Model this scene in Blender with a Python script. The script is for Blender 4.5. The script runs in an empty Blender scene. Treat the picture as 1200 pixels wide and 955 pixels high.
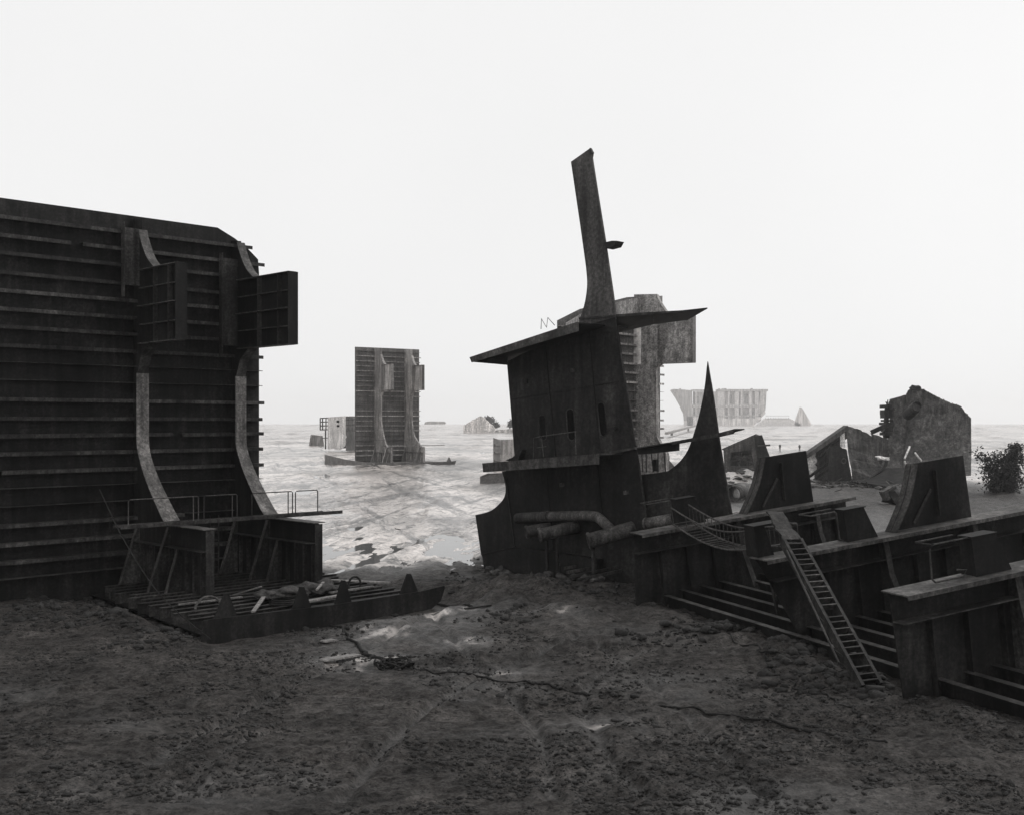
import bpy, bmesh, math, random
import numpy as np
from mathutils import Vector as V, Matrix
from mathutils.geometry import tessellate_polygon

random.seed(7)
C = bpy.context.scene.collection
CAM = V((0, 0, 7.0)); F = 1300.0; CX = 600.0; HY = 494.0
UP = V((0, 0, 1))

def P(px, py, d):                     # photo direction -> a real point d metres away
    return V(((px - CX) / F * d, d, 7.0 - (py - HY) / F * d))
def G(px, py):                        # point of the ground seen at that place
    return P(px, py, 7.0 * F / (py - HY))

# ------------------------------------------------------------------ noise
def vnoise(x, y, seed=0):
    x = np.asarray(x, float); y = np.asarray(y, float)
    xi = np.floor(x).astype(np.int64); yi = np.floor(y).astype(np.int64)
    fx = x - xi; fy = y - yi
    fx = fx * fx * fx * (fx * (fx * 6 - 15) + 10); fy = fy * fy * fy * (fy * (fy * 6 - 15) + 10)
    def h(a, b):
        n = (a * 374761393 + b * 668265263 + seed * 974634777) & 0x7fffffff
        n = ((n ^ (n >> 13)) * 1274126177) & 0x7fffffff
        n = (n ^ (n >> 16)) & 0xffff
        return n / 32767.5 - 1.0
    a = h(xi, yi); b = h(xi + 1, yi); c = h(xi, yi + 1); d = h(xi + 1, yi + 1)
    return (a * (1 - fx) + b * fx) * (1 - fy) + (c * (1 - fx) + d * fx) * fy
def fbm(x, y, seed=0, oc=4, gain=0.5):
    r = 0; a = 1.0; s = 1.0; ca, sa = 0.8, 0.6
    x = np.asarray(x, float); y = np.asarray(y, float)
    for i in range(oc):
        r = r + a * vnoise(x * s, y * s, seed + i * 17)
        x, y = ca * x - sa * y, sa * x + ca * y
        a *= gain; s *= 2.03
    return r

# ------------------------------------------------------------------ mesh helpers
class MB:
    def __init__(s): s.v = []; s.f = []
    def add(s, vs, fs):
        b = len(s.v); s.v += [V(v) for v in vs]; s.f += [tuple(i + b for i in f) for f in fs]; return s
    def hexa(s, o, a, b, c):          # box: corner o, edges a b c
        o = V(o); a = V(a); b = V(b); c = V(c)
        vs = [o, o + a, o + a + b, o + b, o + c, o + a + c, o + a + b + c, o + b + c]
        fs = [(0, 3, 2, 1), (4, 5, 6, 7), (0, 1, 5, 4), (1, 2, 6, 5), (2, 3, 7, 6), (3, 0, 4, 7)]
        if a.cross(b).dot(c) < 0: fs = [f[::-1] for f in fs]
        return s.add(vs, fs)
    def bar(s, p, q, w, h, up=UP):    # bar from p to q, width w, height h
        p = V(p); q = V(q); d = (q - p)
        x = d.cross(up)
        if x.length < 1e-5: x = d.cross(V((1, 0, 0)))
        x.normalize(); z = x.cross(d).normalized()
        return s.hexa(p - x * w / 2 - z * h / 2, d, x * w, z * h)
    def tube(s, pts, r, n=8, caps=True):
        pts = [V(p) for p in pts]; rings = []
        for i, p in enumerate(pts):
            d = (pts[min(i + 1, len(pts) - 1)] - pts[max(i - 1, 0)]).normalized()
            x = d.cross(V((0.31, 0.17, 0.93)))
            if x.length < 0.05: x = d.cross(V((1, 0, 0)))
            x.normalize(); y = d.cross(x)
            rr = r[i] if isinstance(r, (list, tuple)) else r
            rings.append([p + (x * math.cos(k * 2 * math.pi / n) + y * math.sin(k * 2 * math.pi / n)) * rr for k in range(n)])
        vs = [v for g in rings for v in g]; fs = []
        for i in range(len(rings) - 1):
            for k in range(n):
                fs.append((i * n + k, i * n + (k + 1) % n, (i + 1) * n + (k + 1) % n, (i + 1) * n + k))
        if caps: fs += [tuple(range(n))[::-1], tuple((len(rings) - 1) * n + k for k in range(n))]
        return s.add(vs, fs)
    def pipe(s, pts, ro, ri, n=20):   # a hollow pipe, open at both ends
        m = MB(); m.tube(pts, ro, n, False); k = len(m.v); m2 = MB(); m2.tube(pts, ri, n, False)
        fs = list(m.f) + [tuple(i + k for i in f[::-1]) for f in m2.f]
        for e, base in ((0, 0), (1, k - n)):
            for j in range(n):
                q = (base + j, base + (j + 1) % n, k + base + (j + 1) % n, k + base + j)
                fs.append(q[::-1] if e == 0 else q)
        return s.add(m.v + m2.v, fs)
    def prism(s, poly, th, holes=()):  # flat polygon (3D points) extruded by vector th
        th = V(th); loops = [[V(p) for p in poly]] + [[V(p) for p in h] for h in holes]
        tri = tessellate_polygon(loops); pts = [p for l in loops for p in l]; n = len(pts)
        nrm = V((0, 0, 0)); l0 = loops[0]
        for i in range(len(l0)): nrm += l0[i].cross(l0[(i + 1) % len(l0)])
        fs = []
        for t in tri:
            a, b, c = t
            tn = (pts[b] - pts[a]).cross(pts[c] - pts[a])
            if tn.dot(th) > 0: t = (a, c, b)
            fs.append(tuple(t)); fs.append(tuple(i + n for i in t[::-1]))
        o = 0
        for li, l in enumerate(loops):
            k = len(l)
            ln = V((0, 0, 0))
            for i in range(k): ln += l[i].cross(l[(i + 1) % k])
            fl = (ln.dot(th) > 0) ^ (li > 0)
            for i in range(k):
                j = (i + 1) % k; q = (o + i, o + j, o + j + n, o + i + n)
                fs.append(q if fl else q[::-1])
            o += k
        return s.add(pts + [p + th for p in pts], fs)
    def blob(s, c, r, seed=0, sub=2, amp=0.25, fr=1.5):
        bm = bmesh.new(); bmesh.ops.create_icosphere(bm, subdivisions=sub, radius=1)
        c = V(c); r = V(r) if hasattr(r, '__len__') else V((r, r, r)); vs = []
        for v in bm.verts:
            p = v.co.copy()
            k = 1 + amp * float(fbm(p.x * fr + seed * 3.1 + p.z * 1.3, p.y * fr - p.z * fr + seed, seed, 3))
            vs.append(c + V((p.x * r.x, p.y * r.y, p.z * r.z)) * k)
        bm.verts.index_update()
        s.add(vs, [tuple(v.index for v in f.verts) for f in bm.faces]); bm.free(); return s
    def build(s, name, mat, root=None, parent=None, smooth=False):
        loc = V(root.location) if root else V((0, 0, 0))
        me = bpy.data.meshes.new(name)
        me.from_pydata([tuple(v - loc) for v in s.v], [], s.f)
        me.materials.append(mat)
        if smooth: me.polygons.foreach_set('use_smooth', [True] * len(me.polygons))
        me.update()
        o = bpy.data.objects.new(name, me); C.objects.link(o)
        if parent or root: o.parent = parent or root
        return o
    def solo(s, name, mat, label, cat, base, group=None, smooth=False):   # a thing that is one mesh
        base = V(base); me = bpy.data.meshes.new(name)
        me.from_pydata([tuple(v - base) for v in s.v], [], s.f); me.materials.append(mat)
        if smooth: me.polygons.foreach_set('use_smooth', [True] * len(me.polygons))
        o = bpy.data.objects.new(name, me); C.objects.link(o); o.location = base
        return tag(o, label, cat, group)

def tag(o, label, cat, group=None, kind=None):
    o['label'] = label; o['category'] = cat
    if group: o['group'] = group
    if kind: o['kind'] = kind
    return o
def thing(name, label, cat, loc, group=None):
    o = bpy.data.objects.new(name, None); C.objects.link(o); o.location = loc
    o.empty_display_size = 0.5
    return tag(o, label, cat, group)
def torn(pts, amp, n=6, seed=0):      # a polyline with a ragged, flame-cut look
    rnd = random.Random(seed); out = []
    for a, b in zip(pts[:-1], pts[1:]):
        a = V(a); b = V(b)
        for i in range(n):
            t = i / n; p = a.lerp(b, t)
            if i: p = p + V((rnd.uniform(-1, 1), rnd.uniform(-.3, .3), rnd.uniform(-1, 1))) * amp
            out.append(p)
    out.append(V(pts[-1])); return out
def curve(pts, n=6):                  # Catmull-Rom through 2D/3D points
    pts = [V(p) for p in pts]; out = []
    for i in range(len(pts) - 1):
        p0 = pts[max(i - 1, 0)]; p1 = pts[i]; p2 = pts[i + 1]; p3 = pts[min(i + 2, len(pts) - 1)]
        for k in range(n):
            t = k / n
            out.append(0.5 * ((2 * p1) + (p2 - p0) * t + (2 * p0 - 5 * p1 + 4 * p2 - p3) * t * t + (3 * p1 - p0 - 3 * p2 + p3) * t ** 3))
    out.append(pts[-1]); return out

# ------------------------------------------------------------------ materials
def new_mat(name):
    m = bpy.data.materials.new(name); m.use_nodes = True
    nt = m.node_tree; b = nt.nodes['Principled BSDF']; return m, nt, b
def N(nt, typ, **kw):
    n = nt.nodes.new(typ)
    for k, v in kw.items():
        if k in n.inputs: n.inputs[k].default_value = v
        else: setattr(n, k, v)
    return n
def ramp(nt, fac, stops):
    r = nt.nodes.new('ShaderNodeValToRGB'); e = r.color_ramp.elements
    while len(e) < len(stops): e.new(0.5)
    for i, (p, c) in enumerate(stops): e[i].position = p; e[i].color = (c, c * 0.985, c * 0.975, 1)
    nt.links.new(fac, r.inputs['Fac']); return r
def mulrgb(nt, a, b, f=1.0):
    m = nt.nodes.new('ShaderNodeMix'); m.data_type = 'RGBA'; m.blend_type = 'MULTIPLY'; m.inputs[0].default_value = f
    nt.links.new(a, m.inputs[6]); nt.links.new(b, m.inputs[7]); return m.outputs[2]
def steel(name, lo, hi, rough=(0.55, 0.85), streak=0.6, spots=0.0, scale=1.0, spec=0.16, bump=0.35, vary=0.8):
    m, nt, b = new_mat(name); L = nt.links.new
    tc = N(nt, 'ShaderNodeTexCoord')
    n1 = N(nt, 'ShaderNodeTexNoise', Scale=0.55 * scale, Detail=9.0, Roughness=0.62)
    L(tc.outputs['Object'], n1.inputs['Vector'])
    base = ramp(nt, n1.outputs['Fac'], [(0.3, lo), (0.52, (lo * 1.6 + hi) / 2.6), (0.72, hi)]).outputs[0]
    mp = N(nt, 'ShaderNodeMapping'); mp.inputs['Scale'].default_value = (3.2 * scale, 3.2 * scale, 0.28 * scale)
    L(tc.outputs['Object'], mp.inputs['Vector'])
    n2 = N(nt, 'ShaderNodeTexNoise', Scale=1.0, Detail=6.0, Roughness=0.6); L(mp.outputs[0], n2.inputs['Vector'])
    base = mulrgb(nt, base, ramp(nt, n2.outputs['Fac'], [(0.36, 0.25), (0.5, 0.9), (0.68, 1.9)]).outputs[0], streak)
    n3 = N(nt, 'ShaderNodeTexNoise', Scale=9.0 * scale, Detail=5.0, Roughness=0.7); L(tc.outputs['Object'], n3.inputs['Vector'])
    base = mulrgb(nt, base, ramp(nt, n3.outputs['Fac'], [(0.36, 0.4), (0.5, 1.0), (0.64, 1.9)]).outputs[0], 0.7)
    if spots:
        n4 = N(nt, 'ShaderNodeTexNoise', Scale=3.0 * scale, Detail=7.0, Roughness=0.7); L(tc.outputs['Object'], n4.inputs['Vector'])
        base = mulrgb(nt, base, ramp(nt, n4.outputs['Fac'], [(0.44, 0.22), (0.53, 1.0)]).outputs[0], spots)
    oi = N(nt, 'ShaderNodeObjectInfo'); rr = ramp(nt, oi.outputs['Random'], [(0.0, 0.6), (0.7, 1.05), (1.0, 1.6)]); base = mulrgb(nt, base, rr.outputs[0], vary)
    L(base, b.inputs['Base Color'])
    mr = N(nt, 'ShaderNodeMapRange'); mr.inputs['To Min'].default_value = rough[0]; mr.inputs['To Max'].default_value = rough[1]
    L(n3.outputs['Fac'], mr.inputs['Value']); L(mr.outputs[0], b.inputs['Roughness'])
    b.inputs['Specular IOR Level'].default_value = spec
    bp = N(nt, 'ShaderNodeBump', Strength=bump, Distance=0.03)
    ad = N(nt, 'ShaderNodeMath', operation='ADD'); L(n3.outputs['Fac'], ad.inputs[0]); L(n1.outputs['Fac'], ad.inputs[1])
    L(ad.outputs[0], bp.inputs['Height']); L(bp.outputs[0], b.inputs['Normal'])
    return m
M_HULL = steel('dark_rusted_hull_steel', 0.003, 0.020)
M_STIFF = steel('rusted_stiffener_steel', 0.010, 0.08)
M_FLANGE = steel('lit_tone_flange_steel', 0.045, 0.13, streak=0.6)  # paler than the hull: light caught by the flanges is in the colour
M_TOWER = steel('tower_plate_steel', 0.005, 0.040, scale=0.7)
M_SPIRE = steel('spire_plate_steel', 0.035, 0.10, scale=0.8)
M_RIGHT = steel('floor_web_steel', 0.003, 0.024)
M_RTOP = steel('pale_top_flange', 0.025, 0.13)  # paler than the floor webs
M_SALT = steel('salt_spotted_steel', 0.18, 0.42, streak=0.4, spots=0.5, vary=0.0)  # salt spots; base also lightened to paint in some haze
M_FARHULL = steel('haze_toned_hull_steel', 0.08, 0.19, streak=.25)  # lightened base colour paints in distance haze
M_FARWEB = steel('haze_toned_web_steel', 0.2, 0.42)  # haze and the light on the web faces put into the colour
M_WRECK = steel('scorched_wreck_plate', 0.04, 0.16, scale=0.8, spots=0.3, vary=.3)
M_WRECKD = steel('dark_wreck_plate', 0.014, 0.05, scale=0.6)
M_PALE = steel('flaked_white_paint', 0.5, 0.85, streak=0.4, scale=0.6, vary=0.2)
M_PALEFAR = steel('haze_toned_pale_paint', 0.6, 0.85, streak=0.3, scale=0.12)  # pale paint, raised further to carry painted haze
M_FARSHIP = steel('haze_toned_ship_hull', 0.38, 0.58, scale=0.12)  # far haze over the ship is mixed into this hull colour
M_DARKHOLE = steel('painted_dark_opening', 0.008, 0.015)  # near-black colour paints in the unlit interior behind the deckhouse windows
M_PIPE = steel('pipe_steel', 0.03, 0.11, scale=1.5)
M_RAIL = steel('rail_tube_steel', 0.03, 0.09, scale=2)
M_LADDER = steel('mud_caked_ladder', 0.008, 0.07, scale=2.2, spots=0.6)
M_CABLE = steel('black_wire_cable', 0.008, 0.02, scale=3)
M_SACK = steel('grey_canvas', 0.03, 0.12, streak=0.2, scale=1.5)
M_WOOD = steel('bleached_timber', 0.12, 0.35, streak=0.3, scale=2)
M_RUBBER = steel('black_rubber', 0.012, 0.025)
M_CLOTH = steel('dark_clothing', 0.02, 0.05, scale=2)
M_LEAF = steel('dark_foliage', 0.03, 0.075, streak=0.1, scale=1.5, spec=0.2)
M_BARK = steel('grey_bark', 0.05, 0.10)
M_CLOD = steel('mud_clod', 0.016, 0.05, streak=0.0, scale=2.5, rough=(0.75, 0.95), spec=0.2)

def mud():
    m, nt, b = new_mat('wet_tidal_mud'); L = nt.links.new
    tc = N(nt, 'ShaderNodeTexCoord'); at = N(nt, 'ShaderNodeAttribute', attribute_name='wet')
    n1 = N(nt, 'ShaderNodeTexNoise', Scale=0.35, Detail=10.0, Roughness=0.65); L(tc.outputs['Object'], n1.inputs['Vector'])
    n2 = N(nt, 'ShaderNodeTexNoise', Scale=3.0, Detail=8.0, Roughness=0.7); L(tc.outputs['Object'], n2.inputs['Vector'])
    n3 = N(nt, 'ShaderNodeTexNoise', Scale=14.0, Detail=6.0, Roughness=0.7); L(tc.outputs['Object'], n3.inputs['Vector'])
    c = ramp(nt, n1.outputs['Fac'], [(0.34, 0.020), (0.5, 0.034), (0.66, 0.055)]).outputs[0]
    c = mulrgb(nt, c, ramp(nt, n2.outputs['Fac'], [(0.36, 0.5), (0.5, 1.0), (0.66, 1.5)]).outputs[0], 0.8)
    c = mulrgb(nt, c, ramp(nt, n3.outputs['Fac'], [(0.36, 0.25), (0.47, 1.0), (0.66, 1.9)]).outputs[0], 0.7)
    n6 = N(nt, 'ShaderNodeTexNoise', Scale=5.5, Detail=8.0, Roughness=0.74); L(tc.outputs['Object'], n6.inputs['Vector'])
    c = mulrgb(nt, c, ramp(nt, n6.outputs['Fac'], [(0.40, 0.10), (0.45, 1.0), (0.60, 1.0), (0.68, 1.7)]).outputs[0], 1.0)
    n8 = N(nt, 'ShaderNodeTexNoise', Scale=16.0, Detail=4.0, Roughness=0.65); L(tc.outputs['Object'], n8.inputs['Vector'])
    c = mulrgb(nt, c, ramp(nt, n8.outputs['Fac'], [(0.36, 0.08), (0.41, 1.0), (0.62, 1.0), (0.68, 1.9)]).outputs[0], 0.9)  # dark flecks paint in the shade of small holes and crumbs
    vo = N(nt, 'ShaderNodeTexVoronoi', Scale=2.6); vo.feature = 'F1'; vo.inputs['Randomness'].default_value = 1.0; L(tc.outputs['Object'], vo.inputs['Vector'])
    c = mulrgb(nt, c, ramp(nt, vo.outputs['Distance'], [(0.10, 0.12), (0.17, 1.0)]).outputs[0], 0.8)
    n7 = N(nt, 'ShaderNodeTexNoise', Scale=0.9, Detail=10.0, Roughness=0.72); L(tc.outputs['Object'], n7.inputs['Vector'])
    c = mulrgb(nt, c, ramp(nt, n7.outputs['Fac'], [(0.40, 0.6), (0.47, 1.0), (0.56, 1.05), (0.62, 1.35), (0.7, 1.45)]).outputs[0], 1.0)
    def streaks(ang, sx, sy, lo, hi):
        q = N(nt, 'ShaderNodeMapping'); q.vector_type = 'TEXTURE'; q.inputs['Rotation'].default_value = (0, 0, math.radians(ang)); q.inputs['Scale'].default_value = (sx, sy, 5); L(tc.outputs['Object'], q.inputs['Vector'])
        z = N(nt, 'ShaderNodeTexNoise', Scale=1.0, Detail=9.0, Roughness=0.7, Distortion=0.4); L(q.outputs[0], z.inputs['Vector'])
        return ramp(nt, z.outputs['Fac'], [(lo, 0.16), (hi, 1.0)]).outputs[0]
    # pale silt colour; the sky's sheen on the wet flats is painted in
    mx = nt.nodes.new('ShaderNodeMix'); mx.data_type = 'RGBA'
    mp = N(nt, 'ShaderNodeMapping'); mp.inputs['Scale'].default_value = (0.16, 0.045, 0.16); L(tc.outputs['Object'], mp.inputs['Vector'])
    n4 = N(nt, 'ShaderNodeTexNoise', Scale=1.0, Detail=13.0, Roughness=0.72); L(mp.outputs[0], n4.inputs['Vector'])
    sheen = ramp(nt, n4.outputs['Fac'], [(0.36, 0.10), (0.43, 0.4), (0.50, 0.72), (0.66, 0.82)]).outputs[0]
    sheen = mulrgb(nt, sheen, ramp(nt, n2.outputs['Fac'], [(0.38, 0.15), (0.47, 0.85), (0.56, 1.2)]).outputs[0], 0.8)
    sheen = mulrgb(nt, sheen, streaks(80, 45, 1.6, 0.40, 0.46), 0.8); sheen = mulrgb(nt, sheen, streaks(104, 38, 2.2, 0.39, 0.45), 0.8); sheen = mulrgb(nt, sheen, streaks(66, 60, 3.5, 0.37, 0.43), 0.7)
    sheen = mulrgb(nt, sheen, ramp(nt, n7.outputs['Fac'], [(0.41, 0.12), (0.47, 1.0), (0.7, 1.12)]).outputs[0], 0.85)
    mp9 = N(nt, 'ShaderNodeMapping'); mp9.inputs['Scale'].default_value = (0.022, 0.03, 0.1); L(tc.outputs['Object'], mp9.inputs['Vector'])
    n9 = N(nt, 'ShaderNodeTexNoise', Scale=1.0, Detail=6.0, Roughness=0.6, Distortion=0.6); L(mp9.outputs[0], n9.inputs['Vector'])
    sheen = mulrgb(nt, sheen, ramp(nt, n9.outputs['Fac'], [(0.38, 0.35), (0.5, 0.9), (0.6, 1.1)]).outputs[0], 0.9)
    ws = N(nt, 'ShaderNodeMapRange'); ws.inputs['From Min'].default_value = 0.45; ws.inputs['From Max'].default_value = 0.8  # the wettest mud takes the painted sheen colour
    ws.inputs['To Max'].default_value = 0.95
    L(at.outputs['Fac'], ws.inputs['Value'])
    L(ws.outputs[0], mx.inputs[0]); L(c, mx.inputs[6]); L(sheen, mx.inputs[7]); L(mx.outputs[2], b.inputs['Base Color'])
    # slick where wet
    sl = N(nt, 'ShaderNodeMath', operation='MULTIPLY_ADD'); L(n2.outputs['Fac'], sl.inputs[0]); sl.inputs[1].default_value = 0.9; L(at.outputs['Fac'], sl.inputs[2])
    r = N(nt, 'ShaderNodeMapRange'); r.inputs['From Min'].default_value = 0.35; r.inputs['From Max'].default_value = 1.3
    r.inputs['To Min'].default_value = 0.85; r.inputs['To Max'].default_value = 0.24
    L(sl.outputs[0], r.inputs['Value']); L(r.outputs[0], b.inputs['Roughness'])
    s = N(nt, 'ShaderNodeMapRange'); s.inputs['From Min'].default_value = 0.3; s.inputs['From Max'].default_value = 1.1
    s.inputs['To Min'].default_value = 0.08; s.inputs['To Max'].default_value = 0.6
    L(sl.outputs[0], s.inputs['Value']); L(s.outputs[0], b.inputs['Specular IOR Level'])
    ad = N(nt, 'ShaderNodeMath', operation='MULTIPLY_ADD'); L(n3.outputs['Fac'], ad.inputs[0]); ad.inputs[1].default_value = 0.35; L(n2.outputs['Fac'], ad.inputs[2])
    bp = N(nt, 'ShaderNodeBump', Strength=0.8, Distance=0.12)
    bs = N(nt, 'ShaderNodeMapRange'); bs.inputs['To Min'].default_value = 1.0; bs.inputs['To Max'].default_value = 0.4; L(at.outputs['Fac'], bs.inputs['Value']); L(bs.outputs[0], bp.inputs['Strength'])
    L(ad.outputs[0], bp.inputs['Height']); L(bp.outputs[0], b.inputs['Normal'])
    return m
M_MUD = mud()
def water():
    m, nt, b = new_mat('shallow_tide_water'); L = nt.links.new
    b.inputs['Base Color'].default_value = (0.10, 0.10, 0.10, 1); b.inputs['Roughness'].default_value = 0.06
    b.inputs['IOR'].default_value = 1.33
    tc = N(nt, 'ShaderNodeTexCoord'); n = N(nt, 'ShaderNodeTexNoise', Scale=1.2, Detail=3.0); L(tc.outputs['Object'], n.inputs['Vector'])
    bp = N(nt, 'ShaderNodeBump', Strength=0.05, Distance=0.05); L(n.outputs['Fac'], bp.inputs['Height']); L(bp.outputs[0], b.inputs['Normal'])
    return m
M_WATER = water()

# ------------------------------------------------------------------ ground
def smooth(a, b, x):
    t = np.clip((x - a) / (b - a), 0, 1); return t * t * (3 - 2 * t)
PUDDLES = [(523, 644, 1.3, 4.0, .30), (532, 632, 1.3, 4.0, .25), (452, 617, 2.2, 2.5, .24), (415, 611, 1.5, 2, .2), (355, 575, 4, 6, .22), (380, 556, 5, 9, .22),
           (560, 530, 10, 16, .2), (330, 545, 5, 12, .2), (345, 606, 2, 5, .2)]
MOUNDS = [(640, 700, 5.5, 4.0, .42), (590, 695, 3.5, 2.5, .3), (720, 730, 3.2, 3.0, .30), (930, 765, 1.5, 1.2, .30), (1000, 800, 1.6, 1.2, .25), (870, 745, 1.6, 1.0, .22),
          (150, 735, 3.0, 1.8, .30), (100, 715, 3.0, 3.0, .3), (868, 580, 5, 5, .9), (1000, 576, 14, 4, .25), (870, 562, 7, 6, .9), (480, 735, 1.3, 1.5, .2), (1130, 850, 2, 2, .2)]
RUTS = [[(180, 890), (330, 806), (440, 752), (530, 706)], [(505, 785), (640, 801), (820, 832), (1000, 872)], [(400, 930), (490, 836), (590, 775), (700, 742)], [(80, 806), (240, 775), (370, 748), (470, 724)],
        [(650, 930), (625, 840), (570, 782), (520, 735), (500, 700)], [(900, 930), (805, 835), (742, 782), (700, 752)], [(210, 920), (300, 860), (460, 820), (640, 806)], [(760, 930), (700, 860), (690, 800), (760, 760), (860, 765)]]
def rut_dist(x, y):
    d = np.full(np.shape(x), 99.0)
    for pts in RUTS:
        c = curve([G(*p) for p in pts], 5)
        for a, b in zip(c[:-1], c[1:]):
            ex, ey = b.x - a.x, b.y - a.y; t = np.clip(((x - a.x) * ex + (y - a.y) * ey) / (ex * ex + ey * ey), 0, 1)
            d = np.minimum(d, np.hypot(x - a.x - t * ex, y - a.y - t * ey))
    return d
def height(x, y):
    x = np.asarray(x, float); y = np.asarray(y, float)
    near = 1 - smooth(48, 95, y + 5 * vnoise(x / 9, y / 9, 3))
    far = smooth(300, 900, y)
    h = (0.05 + 0.09 * near) * fbm(x / 13, y / 17, 11, 4) * (1 - far)
    rough = 0.5 + 0.5 * np.clip(fbm(x / 5, y / 5, 77, 3) + 0.3, -0.6, 1)
    h = h + near * (0.06 * fbm(x / 2.2, y / 2.2, 23, 4) * rough + 0.065 * (1 - np.abs(fbm(x / 1.1, y / 1.1, 31, 4, 0.55))) * rough - 0.05)
    h = h + near * 0.05 * np.abs(fbm(x / 0.45, y / 0.45, 41, 3, 0.6)) * rough
    h = h + (1 - near) * (1 - far) * (0.11 * fbm(x / 6, y / 15, 53, 5, 0.6) + .05 * np.abs(fbm(x / 1.5, y / 3, 57, 3, .6)))
    # old drag marks scored across the flats, in two directions
    mid = smooth(44, 60, y) * (1 - smooth(260, 600, y))
    a1 = x * .17 + y * .985; b1 = x * .985 - y * .17 + 3 * vnoise(x / 25, y / 25, 131)
    a2 = -x * .24 + y * .97; b2 = x * .97 + y * .24 + 2 * vnoise(x / 20, y / 20, 137)
    h = h + mid * (.10 * fbm(a1 / 40, b1 / 1.0, 141, 3, .6) * (.4 + .6 * np.clip(fbm(x / 18, y / 30, 151, 2) + .4, 0, 1)) + .08 * fbm(a2 / 30, b2 / 1.5, 147, 3, .6)
        + .10 * np.clip(fbm(x / 3.5, y / 6, 157, 5, .62) - .25, 0, 1) + .05 * np.abs(fbm(x / .9, y / 1.4, 161, 3, .6)) * np.clip(fbm(x / 11, y / 20, 163, 3) + .25, 0, 1))
    ad = x * .94 + y * .34; bd = x * .34 - y * .94 + 1.5 * vnoise(x / 9, y / 9, 171)
    h = h + near * (.05 * fbm(ad / 9, bd / .55, 173, 3, .6) * np.clip(fbm(x / 6, y / 6, 177, 2) + .3, 0, 1))
    rd = rut_dist(x, y) + .10 * vnoise(x / .6, y / .6, 191)
    h = h + near * (-.14 * np.exp(-(rd / .14) ** 2) * (.5 + .5 * np.clip(1 + fbm(x / 1.5, y / 1.5, 199, 2), 0, 1.5)) + .04 * np.exp(-((rd - .30) / .11) ** 2) * (1 + .6 * fbm(x / .5, y / .5, 193, 2)))
    h = h + near * .022 * fbm(x / .17, y / .2, 197, 2, .6)
    # drag ruts across the foreground
    rut = y - 33 - 0.42 * x + 1.2 * vnoise(x / 8, y / 30, 91)
    h = h - near * 0.10 * np.exp(-(rut / 0.35) ** 2) + near * 0.06 * np.exp(-((rut - .7) / 0.4) ** 2)
    rut2 = y - 27.5 + 0.25 * x + 0.8 * vnoise(x / 5, y / 30, 95)
    h = h - near * 0.09 * np.exp(-(rut2 / 0.3) ** 2)
    wx = x + 1.1 * fbm(x / 1.8, y / 3, 201, 4, .6); wy = y + 3.0 * fbm(x / 2.2, y / 3.5, 211, 4, .6)
    for px, py, rx, ry, a in PUDDLES:
        g = G(px, py); q = ((wx - g.x) / rx) ** 2 + ((wy - g.y) / ry) ** 2
        h = h - a * np.exp(-q)
    for px, py, rx, ry, a in MOUNDS:
        g = G(px, py); q = ((x - g.x) / rx) ** 2 + ((y - g.y) / ry) ** 2
        h = h + a * np.exp(-q) * (1 + 0.45 * fbm(x / 1.3, y / 1.3, 61, 4, .6))
    # hollows pressed into the mud by the near hull's plating and the double bottom
    u = (x + y) * .7071; d = 44.7 - (y - x) * .7071
    k = smooth(17.6, 19.2, u) * (1 - smooth(29.5, 31.5, u)) * smooth(-3, 0, d) * (1 - smooth(12.3, 14.2, d))
    h = h * (1 - k) + k * (-.32 + .05 * fbm(x, y, 5, 3))
    return h
WATER_Z = -0.22
def gz(x, y): return float(height(np.array([x]), np.array([y]))[0])

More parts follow.
